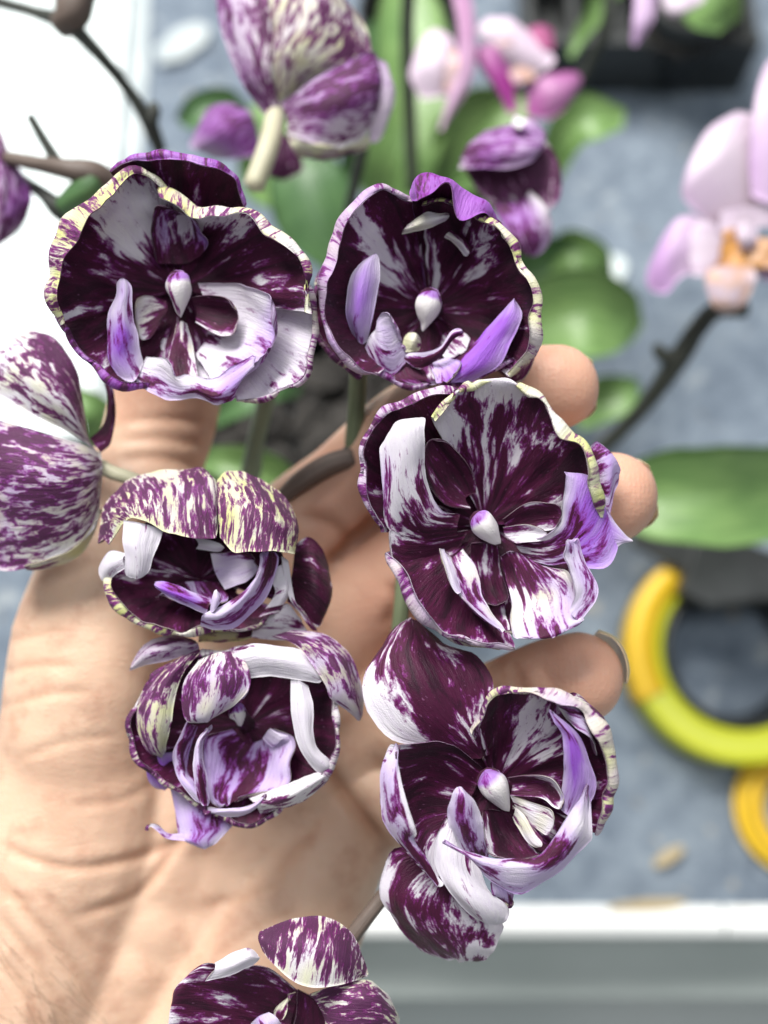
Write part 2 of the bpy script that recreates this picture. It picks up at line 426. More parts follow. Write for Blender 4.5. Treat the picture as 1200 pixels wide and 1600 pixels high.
    def throat(s):
        for k in range(3):
            s.sector('throat', [(a_, 58, .6, 0, '999999') for a_ in np.linspace(k*120-8, k*120+128, 6)], lift=-1.2-.1*k, od=.95, ruffle=.2, nv=14, edge=0, base=.01, pleat=0)
    def pedicel(s, pts, r, mat):
        """pts (full photo px, py, depth)"""
        return tube('pedicel', s.e, [at(*p) for p in pts], r, mat)


# ------------------------------------------------------------------ setting
def poly_box(name, mat, corners, z0, z1, parent=None, bev=0.0):
    bm = bmesh.new()
    lo = [bm.verts.new((x, y, z0)) for x, y in corners]; hi = [bm.verts.new((x, y, z1)) for x, y in corners]
    n = len(corners)
    bm.faces.new(hi); bm.faces.new(lo[::-1])
    for i in range(n): bm.faces.new((lo[i], lo[(i+1) % n], hi[(i+1) % n], hi[i]))
    bmesh.ops.recalc_face_normals(bm, faces=bm.faces)
    if bev: bmesh.ops.bevel(bm, geom=bm.edges[:], offset=bev, segments=3, affect='EDGES', profile=0.6)
    me = bpy.data.meshes.new(name); bm.to_mesh(me); bm.free()
    return link(name, me, mat, parent, smooth=False)
yE = on_z(600, 1428)[1]                    # bench edge
# matting: a gently uneven sheet
nx, ny = 70, 60
X = np.linspace(-1.2, 1.2, nx); Y = np.linspace(yE, 1.6, ny)
vv = [(x, y, 0.0016*noise.noise(Vector((x*9, y*9, 0)))+0.0008*noise.noise(Vector((x*40, y*40, 3))) if j else 0.0) for j, y in enumerate(Y) for x in X]
ff = [(j*nx+i, j*nx+i+1, (j+1)*nx+i+1, (j+1)*nx+i) for j in range(ny-1) for i in range(nx-1)]
me = bpy.data.meshes.new('bench_matting'); me.from_pydata(vv, [], ff)
tag(link('bench_matting', me, M_CLOTH), 'blue grey felt matting covering the bench', None, None, 'structure')
rail = empty('bench_rail', (0, yE, 0), 'glossy white metal rail along the bench edge', 'rail')
y2 = on_z(600, 1466, 0.004)[1]
zz = 0.004
prof = [(yE+0.004, -0.01), (yE+0.003, zz-0.0015), (yE, zz), (y2+0.004, zz+0.0015), (y2+0.001, zz), (y2, zz-0.003), (y2, -0.03)]
for a_, b_, nm in ((-1.2, on_z(1128, 1450)[0]-0.0006, 'rail_length'), (on_z(1128, 1450)[0]+0.0006, 1.2, 'rail_length')):
    vs_ = [(x, y, z) for x in (a_, b_) for (y, z) in prof]; n_ = len(prof)
    fs_ = [(i, i+1, n_+i+1, n_+i) for i in range(n_-1)]+[tuple(range(n_)), tuple(range(2*n_-1, n_-1, -1))]
    me = bpy.data.meshes.new(nm); me.from_pydata(vs_, [], fs_); link(nm, me, M_WHITE, rail, smooth=False)
y3 = on_z(600, 1562, -0.03)[1]
poly_box('lower_ledge', M_LEDGE, [(-1.2, y2+0.02), (1.2, y2+0.02), (1.2, y3), (-1.2, y3)], -0.05, -0.03, rail, 0.0015)
poly_box('floor', M_FLOOR, [(-3, 3), (3, 3), (3, -3), (-3, -3)], -0.16, -0.14).__setitem__('kind', 'structure')

# ribbed white plastic sheet lying on the bench, upper left
p = [on_z(215, -120)[:2], on_z(205, 250)[:2], on_z(150, 690)[:2]]
pan = empty('plastic_panel', (*p[2], 0.004), 'bright white ribbed plastic panel at the upper left edge', 'panel')
A0 = np.array(p[2]); A1 = np.array(p[0]); dirv = (A1-A0)/np.linalg.norm(A1-A0); side = np.array([-dirv[1], dirv[0]])
Ln = np.linalg.norm(A1-A0)+0.05
ws = [0]; vsx = []
prof = []
for k in range(18):
    b = k*0.019
    prof += [(b, 0.007), (b+0.012, 0.007), (b+0.0135, 0.0045), (b+0.0175, 0.0045)]
vs_ = []
for t in (0, Ln):
    for (b, z) in prof:
        q_ = A0+dirv*t+side*b; vs_.append((q_[0], q_[1], z))
    for (b, z) in prof[::-1]:
        q_ = A0+dirv*t+side*b; vs_.append((q_[0], q_[1], z-0.0025))
n_ = len(prof)*2
fs_ = [(i, (i+1) % n_, n_+(i+1) % n_, n_+i) for i in range(n_)]
me = bpy.data.meshes.new('ribbed_sheet'); me.from_pydata(vs_, [], fs_); link('ribbed_sheet', me, M_PANEL, pan, smooth=False)

q0 = [on_z(x_, y_)[:2] for x_, y_ in ((190, -120), (236, -120), (232, 120), (205, 400), (180, 690), (130, 690))]
poly_box('panel_border', M_PALEGREY, [tuple(v_) for v_ in q0], 0.0005, 0.0018, pan)
def ringlathe(name, c, prof, mat, parent=None, seg=72, arc=(0, 360), close=True, smooth=True):
    vs_ = []; a0, a1 = map(math.radians, arc); full = abs(arc[1]-arc[0]) >= 360
    m = seg if full else seg+1
    for i in range(m):
        an = a0+(a1-a0)*i/seg
        for (r, z) in prof: vs_.append((c[0]+r*math.cos(an), c[1]+r*math.sin(an), c[2]+z))
    n = len(prof); fs_ = []
    for i in range(seg):
        j = (i+1) % m
        for k in range(n if close else n-1):
            fs_.append((i*n+k, j*n+k, j*n+(k+1) % n, i*n+(k+1) % n))
    if not full and close: fs_ += [tuple(range(n))[::-1], tuple((m-1)*n+k for k in range(n))]
    me = bpy.data.meshes.new(name); me.from_pydata(vs_, [], fs_)
    bm = bmesh.new(); bm.from_mesh(me); bmesh.ops.recalc_face_normals(bm, faces=bm.faces); bm.to_mesh(me); bm.free()
    return link(name, me, mat, parent, smooth)

# roll of yellow tape lying on the bench
tc = on_z(1157, 1018, 0.02); pxm = K*np.dot(tc-CAM, FW)
tape = empty('tape_roll', (tc[0], tc[1], 0.001), 'thick yellow and lime tape roll with black core on the bench', 'tape')
ro, ri = 172*pxm, 118*pxm
ringlathe('tape_winding', (tc[0], tc[1], 0.001), [(ro, 0.001), (ro, 0.0180), (ro-0.001, 0.019), (ro-0.004, 0.0188), (ri+0.005, 0.0192), (ri+0.0016, 0.0188), (ri+0.0006, 0.018), (ri+0.0006, 0.001)], M_TAPEL, tape)
ringlathe('orange_layer', (tc[0], tc[1], 0.001), [(ro+0.0012, 0.002), (ro+0.0012, 0.0186), (ro-0.0008, 0.0200), (ri+0.0040, 0.0200), (ri+0.0040, 0.0194), (ro-0.001, 0.0194), (ro+0.0004, 0.0182), (ro+0.0004, 0.002)], M_TAPEO, tape, arc=(92, 206))
ringlathe('core', (tc[0], tc[1], 0.001), [(ri, 0.0), (ri, 0.0175), (ri-0.0025, 0.0178), (ri-0.003, 0.012), (ri-0.006, 0.0)], M_BLACK, tape)
c2 = on_z(1262, 1265, 0.01)
tp2 = empty('wire_coil', (c2[0], c2[1], 0.001), 'small orange yellow coil below the tape roll at the right edge', 'coil')
for k in range(5):
    rr = 100*pxm-k*0.0019
    ringlathe('coil_turn', (c2[0]+0.0006*math.sin(k*2.1), c2[1]+0.0006*math.cos(k*1.3), 0.003+0.0022*(k % 3)),
              [(rr+0.0014*math.cos(q), 0.0014*math.sin(q)) for q in np.linspace(0, 2*math.pi, 8, endpoint=False)], M_TAPEO, tp2)
# black tool handle lying across the roll
tl = empty('black_tool', on_z(1100, 880, 0.02), 'black tool handle lying across the top of the tape roll', 'tool')
def slab(name, pix, z0, z1, mat, parent, bev=0.002):
    return poly_box(name, mat, [tuple(on_z(x, y, z1)[:2]) for x, y in pix], z0, z1, parent, bev)
slab('handle', [(1085, 838), (1150, 840), (1265, 880), (1262, 935), (1190, 940), (1110, 950), (1062, 925)], 0.022, 0.032, M_BLACK, tl)
slab('blade', [(1000, 800), (1112, 850), (1088, 902), (985, 850)], 0.0225, 0.0255, M_BLACK, tl, 0.0008)
# litter on the matting
def chip(px, py, L, W, ang, mat, label):
    c = on_z(px, py, 0.003); a = math.radians(ang)
    pts = [(-L, -W*.5), (-L*.3, -W), (L*.6, -W*.8), (L, -W*.1), (L*.8, W*.7), (0, W), (-L*.8, W*.6)]
    cor = [(c[0]+x*math.cos(a)-y*math.sin(a), c[1]+x*math.sin(a)+y*math.cos(a)) for x, y in pts]
    tag(poly_box('straw_scrap', mat, cor, 0.002, 0.0035, None, 0.0006), label, 'debris', 'scraps lying on the matting')
chip(1010, 1416, 0.0155, 0.0026, 4, M_STRAW, 'tan straw scrap lying along the white rail')
chip(1045, 1338, 0.007, 0.0025, 28, M_STRAW, 'short tan scrap on the matting above the rail')
chip(1175, 1432, 0.010, 0.0022, -6, M_STRAW, 'tan scrap on the matting at the right rail end')
chip(1108, 1442, 0.004, 0.0016, -6, M_STRAW, 'small tan scrap stuck at the rail joint')
chip(960, 420, 0.007, 0.0055, 60, M_PANEL, 'small white plastic plant tag scrap beside green leaves')
chip(285, 66, 0.015, 0.008, 35, M_PALEGREY, 'pale grey patch on the matting beside the white panel')  # thin flat patch in pale grey

# pots and tray
def pot(name, px, py, z, r, label, bark=True, seed=0):
    c = on_z(px, py, z)
    e = empty(name, (c[0], c[1], 0.001), label, 'pot')
    ringlathe('wall', (c[0], c[1], 0.001), [(r*.78, 0), (r, z-0.012), (r*1.06, z-0.012), (r*1.07, z), (r*1.0, z), (r*.96, z-.01), (r*.74, 0.004)], M_BLACK, e)
    rnd = random.Random(seed); bm = bmesh.new()
    for k in range(150):
        rr = r*.93*math.sqrt(rnd.random()); an = rnd.random()*6.283
        s = rnd.uniform(.003, .008)
        res = bmesh.ops.create_icosphere(bm, subdivisions=1, radius=s)
        M = Vector((c[0]+rr*math.cos(an), c[1]+rr*math.sin(an), z-0.014+rnd.uniform(-.003, .003)))
        sx, sy, sz = rnd.uniform(.6, 1.6), rnd.uniform(.5, 1), rnd.uniform(.35, .7); rz = rnd.random()*3.14
        for v in res['verts']:
            x, y, zc = v.co.x*sx, v.co.y*sy, v.co.z*sz
            v.co = Vector((x*math.cos(rz)-y*math.sin(rz), x*math.sin(rz)+y*math.cos(rz), zc))*(1+rnd.uniform(-.2, .2))+M
    me = bpy.data.meshes.new('bark_chips'); bm.to_mesh(me); bm.free()
    tag(link('bark_chips', me, M_BARK, e, False), kind='stuff')
    return e
pot('nursery_pot', 455, 640, 0.085, 0.042, 'black nursery pot of bark seen between the upper blossoms', seed=1)
pot('nursery_pot', 1085, -15, 0.05, 0.018, 'black pot at the upper right under a green leaf', seed=2)
pot('nursery_pot', 640, 20, 0.05, 0.02, 'black pot behind the magenta orchid stem at the top', seed=4)
tr = empty('carrier_tray', on_z(900, -10, 0), 'black plastic carrier tray along the top edge', 'tray')
y0 = on_z(900, 78, 0.03)[1]; xa, xb = on_z(820, 20, 0.03)[0], on_z(1180, 20, 0.03)[0]
for x_, y_, w_, h_ in ((xa, y0, xb-xa, 0.006), (xa, y0+0.0561, xb-xa, 0.006)):
    poly_box('tray_rim', M_BLACK, [(x_, y_), (x_+w_, y_), (x_+w_, y_+h_), (x_, y_+h_)], 0.002, 0.034, tr, 0.001)
for k in range(6):
    x_ = xa+(xb-xa-0.004)*k/5
    poly_box('divider', M_BLACK, [(x_, y0+0.0062), (x_+.004, y0+0.0062), (x_+.004, y0+.0558), (x_, y0+.0558)], 0.002, 0.030, tr, 0.0008)
poly_box('tray_floor', M_BLACK, [(xa+.001, y0+.001), (xb-.001, y0+.001), (xb-.001, y0+.060), (xa+.001, y0+.060)], 0.0005, 0.0018, tr)

# ------------------------------------------------------------------ background plants
def leaf(parent, spine, mat=None, arch=0.22, name='leaf'):
    """spine: list of (px,py,depth,half width px) in photo pixels"""
    rows = []
    S = [np.array(s_[:2], float) for s_ in spine]
    for i, (x, y, d, hw) in enumerate(spine):
        t = S[min(i+1, len(S)-1)]-S[max(i-1, 0)]; t /= np.linalg.norm(t); n = np.array([-t[1], t[0]])
        row = []
        for s_ in (-1, -.5, 0, .5, 1):
            q = S[i]+n*hw*s_
            dd = d-hw*K*d*arch*2*abs(s_)**1.5
            row.append([*at(q[0], q[1], dd), 0, 0])
        rows.append(row)
    return sheet(name, parent, rows, mat or M_LEAF, 30, 13, 0.0014, ruffle=1.6, wave=0.3)
def stem(name, parent, pts, r, mat, **kw): return tube(name, parent, [at(*p_) for p_ in pts], r, mat, **kw)

pl = empty('orchid_plant', at(455, 640, 0.36), 'leafy orchid plant rooted behind the two upper blossoms', 'plant')
leaf(pl, [(600, 330, .39, 30), (625, 240, .38, 60), (650, 130, .38, 62), (640, 20, .385, 50), (628, -60, .39, 20)])
leaf(pl, [(690, 290, .385, 30), (735, 230, .375, 62), (775, 185, .37, 60), (820, 150, .37, 20)])
leaf(pl, [(540, 420, .37, 26), (500, 340, .365, 66), (480, 280, .365, 60), (470, 220, .37, 20)], M_LEAFD)
leaf(pl, [(400, 215, .38, 15), (350, 172, .375, 34), (305, 175, .375, 28), (278, 190, .38, 8)], M_LEAFD)
leaf(pl, [(470, 770, .31, 20), (410, 740, .305, 34), (350, 722, .305, 26), (300, 715, .31, 10)])
leaf(pl, [(110, 610, .33, 10), (148, 640, .33, 26), (160, 680, .335, 30), (190, 720, .34, 20)])
leaf(pl, [(330, 660, .35, 10), (380, 620, .345, 30), (430, 600, .35, 26), (470, 610, .36, 8)], M_LEAFD)
leaf(pl, [(640, 320, .395, 30), (700, 270, .39, 70), (760, 250, .388, 80), (830, 255, .39, 50), (870, 270, .395, 14)])
leaf(pl, [(560, 300, .40, 30), (590, 200, .392, 60), (600, 110, .39, 60), (615, 30, .395, 30)], M_LEAFD)
leaf(pl, [(500, 330, .395, 30), (440, 270, .39, 66), (420, 210, .39, 50), (400, 160, .395, 14)])
stem('flower_stem', pl, [(645, 300, .37), (640, 170, .36), (636, 60, .35), (640, -40, .34)], [.0022]*4, M_STEMD)
stem('flower_stem', pl, [(545, 330, .31), (558, 270, .30), (568, 230, .295)], [.0016]*3, M_STEMD)
pl2 = empty('orchid_plant', at(900, 500, 0.40), 'orchid plant with broad green leaves right of the second blossom', 'plant')
leaf(pl2, [(780, 560, .40, 20), (850, 500, .39, 60), (920, 490, .385, 70), (975, 505, .39, 50), (998, 520, .395, 14)])
leaf(pl2, [(780, 470, .405, 30), (840, 430, .40, 60), (900, 430, .398, 50), (950, 460, .40, 16)], M_LEAFD)
leaf(pl2, [(850, 420, .40, 18), (890, 395, .395, 36), (930, 410, .395, 30), (950, 440, .40, 8)])
leaf(pl2, [(860, 280, .40, 14), (880, 215, .39, 30), (925, 180, .385, 36), (975, 185, .39, 14)])
leaf(pl2, [(900, 660, .40, 16), (945, 625, .395, 34), (985, 610, .395, 24), (1000, 600, .40, 8)])
pl3 = empty('orchid_plant', at(1200, 780, 0.36), 'wide glossy green leaf reaching in from the right edge', 'plant')
leaf(pl3, [(1290, 760, .37, 70), (1210, 770, .36, 74), (1120, 775, .35, 76), (1040, 776, .35, 70), (975, 774, .355, 48), (930, 770, .36, 12)], arch=0.22)
pl4 = empty('orchid_plant', at(1110, 20, 0.39), 'bright green leaf over the black pot at the upper right', 'plant')
leaf(pl4, [(1060, -50, .38, 20), (1090, -20, .375, 45), (1120, 10, .375, 48), (1140, 40, .38, 20)])
leaf(pl4, [(960, -30, .38, 22), (930, 20, .385, 14), (905, 60, .39, 10), (890, 90, .39, 4)])

# stems on the upper left, in front of the white panel
st1 = empty('flower_stem', at(110, 30, .27), 'thin dark branching stem arching over the white panel', 'stem')
stem('stalk', st1, [(-20, -2, .28), (50, 18, .275), (105, 38, .27), (150, 80, .272), (200, 140, .28), (232, 190, .285), (250, 235, .29)], [.0014, .0014, .0021, .0017, .0015, .0021, .0018], M_STEMD, bumpy=.1)
stem('node', st1, [(92, 44, .27), (112, 20, .268), (128, -30, .267)], [.0030, .0046, .0042], M_STEMB, bumpy=.15)
stem('bud_scale', st1, [(233, 190, .285), (240, 172, .284), (241, 160, .284)], [.0024, .0018, .0008], M_STEMD)
st2 = empty('flower_stem', at(100, 290, .25), 'brownish stem running to the upper left blossom', 'stem')
stem('stalk', st2, [(10, 246, .252), (60, 256, .25), (110, 265, .248), (150, 275, .25), (185, 300, .255)], [.0015, .0018, .0024, .0034, .0028], M_STEMB, bumpy=.1)
stem('side_shoot', st2, [(88, 252, .25), (68, 218, .249), (47, 182, .248)], [.0014, .0011, .0009], M_STEMD)
stem('lower_shoot', st2, [(35, 280, .26), (70, 305, .255), (100, 330, .255), (150, 350, .26)], [.0012, .0016, .0026, .0024], M_STEMD, bumpy=.1)
stem('bract', st2, [(150, 268, .25), (135, 295, .25), (100, 325, .253)], [.0030, .0036, .0026], M_LEAFD, bumpy=.1)
# stems of the held spray
sp = empty('spray_stem', at(552, 715, .225), 'green flower stem with a dark node between the held blossoms', 'stem')
stem('stalk', sp, [(562, 560, .218), (558, 620, .221), (553, 690, .224), (549, 722, .226)], [.0019, .0018, .0019, .0021], M_STEM)
stem('node', sp, [(553, 700, .224), (548, 720, .225), (535, 735, .226)], [.0021, .0028, .0022], M_STEMD)
stem('bract', sp, [(552, 714, .2235), (510, 728, .2235), (470, 752, .224), (440, 778, .226)], [.0022, .0023, .0021, .0016], M_STEMB)
sp2 = empty('spray_stem', at(410, 660, .25), 'pale green stem hanging below the upper left blossom', 'stem')
stem('stalk', sp2, [(424, 570, .235), (414, 630, .245), (400, 690, .255), (392, 740, .265)], [.0019, .0020, .0021, .0026], M_STEM)
sp3 = empty('spray_stem', at(628, 950, .222), 'short dark green stem between the centre blossom and lower one', 'stem')
stem('stalk', sp3, [(632, 880, .2165), (628, 940, .2165), (622, 1000, .2165)], [.0016]*3, M_STEM)
sp4 = empty('spray_stem', at(580, 1420, .205), 'brownish stem leading down to the bottom blossom', 'stem')
stem('stalk', sp4, [(650, 1330, .206), (595, 1405, .204), (560, 1450, .203), (530, 1490, .203)], [.0014, .0014, .0015, .0018], M_STEMB)
sp5 = empty('flower_stem', at(1060, 560, .33), 'dark knobbly stem below the pale pink orchid', 'stem')
stem('stalk', sp5, [(1165, 480, .325), (1110, 490, .325), (1060, 560, .33), (1010, 630, .34), (950, 692, .35), (900, 740, .36)], [.0030, .0028, .0032, .0026, .0024, .0022], M_STEMD, bumpy=.15)
stem('bud_scale', sp5, [(1062, 556, .33), (1036, 556, .329), (1026, 540, .328)], [.0026, .0022, .0016], M_STEMD)
sp6 = empty('flower_stem', at(940, 60, .38), 'dark stem right of the magenta orchid at the top', 'stem')
stem('stalk', sp6, [(955, -30, .37), (948, 40, .375), (920, 100, .385), (890, 150, .39)], [.0022]*4, M_STEMD)

# ------------------------------------------------------------------ the hand
def build_hand():
    hand = empty('person', at(150, 1750, .25), 'open left hand, palm up with spread fingers, cradling the blossoms', 'person')
    D = .012
    chains = [
     # thumb
     ([(120, 1290, .236, 128), (135, 1120, .230, 128), (150, 945, .229, 112), (215, 770, .236, 88), (252, 660, .238, 87), (268, 560, .234, 82), (272, 500, .232, 74)], .9),
     # index, middle, ring, little
     ([(300, 1250, .240, 110), (420, 905, .238, 96), (546, 757, .232, 76), (640, 676, .226, 75), (750, 628, .219, 73), (820, 610, .215, 71), (866, 606, .213, 70)], .92),
     ([(330, 1300, .242, 110), (530, 990, .239, 92), (640, 892, .232, 78), (740, 838, .224, 76), (850, 800, .216, 75), (915, 783, .211, 75), (955, 779, .209, 74)], .92),
     ([(370, 1350, .242, 110), (560, 1130, .239, 90), (680, 1130, .230, 78), (770, 1112, .218, 76), (850, 1078, .210, 75), (905, 1063, .206, 74)], .92),
     ([(420, 1420, .241, 105), (545, 1270, .238, 82), (660, 1262, .232, 66), (740, 1240, .226, 62), (800, 1210, .221, 58)], .9),
     # palm and wrist
     ([(60, 1700, .238, 170), (200, 1480, .239, 140), (420, 905, .239, 96)], .8),
     ([(140, 1750, .240, 170), (260, 1480, .241, 135), (530, 1000, .240, 95)], .8),
     ([(200, 1800, .240, 165), (330, 1480, .241, 130), (560, 1140, .240, 92)], .8),
     ([(240, 1800, .238, 170), (380, 1560, .236, 140), (490, 1370, .236, 104), (545, 1280, .238, 84)], .85),
     ([(-40, 1700, .236, 190), (40, 1500, .234, 170), (110, 1290, .232, 150), (135, 1120, .231, 128)], .8),
     ([(150, 1000, .236, 90), (320, 940, .242, 84), (420, 900, .240, 90)], .75),
     ([(150, 1150, .238, 110), (330, 1080, .243, 96), (530, 1040, .241, 90)], .75),
     ([(420, 1250, .241, 104), (500, 1180, .241, 92), (560, 1130, .240, 88)], .8),
     ([(-60, 1900, .240, 250), (-20, 1750, .238, 215)], .75),
     ([(130, 2000, .242, 240), (160, 1800, .240, 200)], .75),
    ]
    ico = bmesh.new(); bmesh.ops.create_icosphere(ico, subdivisions=3, radius=1.0)
    iv = np.array([v.co[:] for v in ico.verts]); fi = np.array([[v.index for v in f.verts] for f in ico.faces]); ico.free()
    V = []; Fc = []; off = 0
    for ch, flat in chains:
        c = np.array(ch, float); t = np.linspace(0, len(c)-1, (len(c)-1)*7+1); c = cr(c, t)
        for x, y, d, r in c:
            p = at(x, y, d); R = r*K*d
            V.append(p+(iv[:, :1]*RX+iv[:, 1:2]*UP)*R+iv[:, 2:3]*FW*R*flat); Fc.append(fi+off); off += len(iv)
    me = bpy.data.meshes.new('tmp'); me.from_pydata(np.concatenate(V).tolist(), [], np.concatenate(Fc).tolist())
    o = bpy.data.objects.new('tmp', me); col.objects.link(o)
    m = o.modifiers.new('r', 'REMESH'); m.mode = 'VOXEL'; m.voxel_size = 0.00085
    m = o.modifiers.new('s', 'SMOOTH'); m.factor = 0.5; m.iterations = 14
    dg = bpy.context.evaluated_depsgraph_get(); dg.update()
    me2 = bpy.data.meshes.new_from_object(o.evaluated_get(dg)); me2.name = 'hand'
    bpy.data.objects.remove(o); bpy.data.meshes.remove(me)
    n = len(me2.vertices); P = np.zeros(n*3); me2.vertices.foreach_get('co', P); P = P.reshape(-1, 3)
    Nn = np.zeros(n*3); me2.vertices.foreach_get('normal', Nn); Nn = Nn.reshape(-1, 3)
    q = P-CAM; dep = q@FW; px = 600+(q@RX)/(K*dep); py = 800-(q@UP)/(K*dep)
    face = (np.einsum('ij,ij->i', Nn, -q) > 0)
    if np.mean(np.einsum('ij,ij->i', Nn, P-P.mean(0))) < 0: Nn = -Nn; face = ~face
    def seg_d(poly, close=None):
        best = np.full(n, 1e9); par = np.zeros(n)
        pc = cr(np.array(poly, float), np.linspace(0, len(poly)-1, (len(poly)-1)*5+1))
        for i in range(len(pc)-1):
            a, b = pc[i], pc[i+1]; ab = b-a
            t = np.clip(((px-a[0])*ab[0]+(py-a[1])*ab[1])/(ab@ab), 0, 1)
            d = np.hypot(px-a[0]-t*ab[0], py-a[1]-t*ab[1]); k = d < best
            best[k] = d[k]; par[k] = (i+t[k])/(len(pc)-1)
        return best, par
    # skin folds: (polyline, depth mm, half width px)
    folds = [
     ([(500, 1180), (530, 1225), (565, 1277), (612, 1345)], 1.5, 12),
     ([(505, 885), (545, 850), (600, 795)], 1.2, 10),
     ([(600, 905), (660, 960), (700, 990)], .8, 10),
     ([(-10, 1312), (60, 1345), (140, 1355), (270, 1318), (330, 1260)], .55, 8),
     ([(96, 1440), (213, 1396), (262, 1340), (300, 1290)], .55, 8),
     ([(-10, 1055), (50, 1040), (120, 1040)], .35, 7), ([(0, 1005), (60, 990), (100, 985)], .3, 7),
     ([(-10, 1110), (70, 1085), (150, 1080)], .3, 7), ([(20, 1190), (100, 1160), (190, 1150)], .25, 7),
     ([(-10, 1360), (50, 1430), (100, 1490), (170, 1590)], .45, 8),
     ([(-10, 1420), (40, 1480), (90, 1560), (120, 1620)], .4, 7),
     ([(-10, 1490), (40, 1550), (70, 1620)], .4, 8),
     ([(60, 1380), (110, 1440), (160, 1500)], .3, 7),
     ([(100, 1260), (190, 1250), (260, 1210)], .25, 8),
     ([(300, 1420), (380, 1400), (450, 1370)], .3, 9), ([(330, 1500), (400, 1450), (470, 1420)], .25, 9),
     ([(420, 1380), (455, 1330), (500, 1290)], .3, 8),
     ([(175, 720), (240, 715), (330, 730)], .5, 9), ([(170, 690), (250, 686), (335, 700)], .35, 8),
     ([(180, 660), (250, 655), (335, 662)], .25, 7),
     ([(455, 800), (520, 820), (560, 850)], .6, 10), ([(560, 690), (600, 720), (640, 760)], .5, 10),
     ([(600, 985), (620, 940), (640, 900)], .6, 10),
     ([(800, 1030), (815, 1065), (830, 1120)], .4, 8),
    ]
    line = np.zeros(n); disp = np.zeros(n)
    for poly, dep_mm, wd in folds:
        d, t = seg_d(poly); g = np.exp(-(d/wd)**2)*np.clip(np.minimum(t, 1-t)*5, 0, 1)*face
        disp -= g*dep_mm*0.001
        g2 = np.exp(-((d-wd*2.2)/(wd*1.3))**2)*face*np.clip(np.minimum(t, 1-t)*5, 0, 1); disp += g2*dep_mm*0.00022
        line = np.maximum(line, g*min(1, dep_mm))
    lump = np.array([noise.noise(Vector(v*55)) for v in P])*0.0008+np.array([noise.noise(Vector(v*160)) for v in P])*0.00016
    disp += lump
    P = P+Nn*disp[:, None]
    me2.vertices.foreach_set('co', P.ravel())
    red = np.zeros(n)
    for (x, y, r) in ((880, 606, 120), (965, 779, 120), (915, 1063, 120), (800, 1210, 110), (268, 540, 130), (560, 800, 150), (620, 960, 120)):
        red = np.maximum(red, np.clip(1.25-np.hypot(px-x, py-y)/r, 0, .8))
    me2.attributes.new('red', 'FLOAT', 'POINT').data.foreach_set('value', red.astype(np.float32))
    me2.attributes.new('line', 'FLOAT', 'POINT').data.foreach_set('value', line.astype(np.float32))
    me2.update()
    ho = link('hand', me2, M_SKIN, hand)
    # nails on the far side of each finger tip
    def nail(tip, prev, r, label=None):
        a = at(*tip); b = at(*prev); ax = a-b; ax /= np.linalg.norm(ax)
        bk = FW-ax*FW.dot(ax); bk /= np.linalg.norm(bk); sd = np.cross(ax, bk)
        R = r*K*tip[2]*0.93; rows = []
        for s_, wd, hh in ((-.9, .62, .96), (-.5, .72, 1.0), (-.1, .76, 1.0), (.3, .72, .97), (.6, .62, .90), (.8, .45, .80)):
            row = []
            for k in (-1, -.5, 0, .5, 1):
                an = k*1.05*wd/.76
                row.append([*(a+ax*(s_*R)+sd*(math.sin(an)*R*1.0)+bk*(math.cos(an)*R*hh*.96)), 0, 0])
            rows.append(row)
        sheet('fingernail', hand, rows, M_NAIL, 20, 16, .0006, ruffle=.02)
    nail((866, 606, .213), (800, 615, .217), 70); nail((955, 779, .209), (880, 792, .214), 74)
    nail((272, 520, .232), (262, 600, .236), 78); nail((800, 1210, .221), (750, 1235, .226), 58)
    # ring finger is rolled a little: its nail shows as a thin rim
    a = (905, 1063, .206)
    rows = []
    A = [(934, 988, .2045), (958, 998, .2040), (973, 1018, .2035), (980, 1044, .2035), (979, 1068, .2045)]
    B = [(926, 996, .2120), (946, 1006, .2120), (962, 1026, .2120), (968, 1050, .2125), (966, 1070, .2130)]
    rows = [[[*at(*A[i]), 0, 0], [*at(A[i][0]*.5+B[i][0]*.5+3, A[i][1]*.5+B[i][1]*.5-3, (A[i][2]+B[i][2])/2), 0, 0], [*at(*B[i]), 0, 0]] for i in range(5)]
    tag(sheet('fingernail', hand, rows, M_NAIL, 20, 10, .0006, ruffle=.02), 'thin pale nail edge of the ring finger')
    # fine hairs on the wrist
    rnd = random.Random(3); vs_ = []; fs_ = []
    sel = np.where(face & (px > -20) & (px < 170) & (py > 1440) & (py < 1620))[0]
    for k in range(75):
        i = sel[rnd.randrange(len(sel))]
        if px[i]*0.9+ (1600-py[i]) > 175+rnd.uniform(-60, 40): continue
        p0 = P[i]; nn = Nn[i]; L = rnd.uniform(.006, .013); cu = rnd.uniform(-.4, .4)
        dr = RX*(.75+cu)-UP*(.7-cu); dr /= np.linalg.norm(dr); sdv = np.cross(dr, nn)
        for j in range(6):
            t = j/5; c = p0+dr*L*t+nn*(.0012*math.sin(t*2.4)*1.3)+sdv*L*.25*cu*t*t; rr = .000045*(1-t*.75)
            for s_ in range(3):
                an = s_*2.094; vs_.append(tuple(c+nn*math.cos(an)*rr+sdv*math.sin(an)*rr))
        b0 = len(vs_)-18
        for j in range(5):
            for s_ in range(3): fs_.append((b0+j*3+s_, b0+j*3+(s_+1) % 3, b0+j*3+3+(s_+1) % 3, b0+j*3+3+s_))
    me = bpy.data.meshes.new('arm_hair'); me.from_pydata(vs_, [], fs_)
    tag(link('arm_hair', me, M_HAIR, hand), kind='stuff')
build_hand()

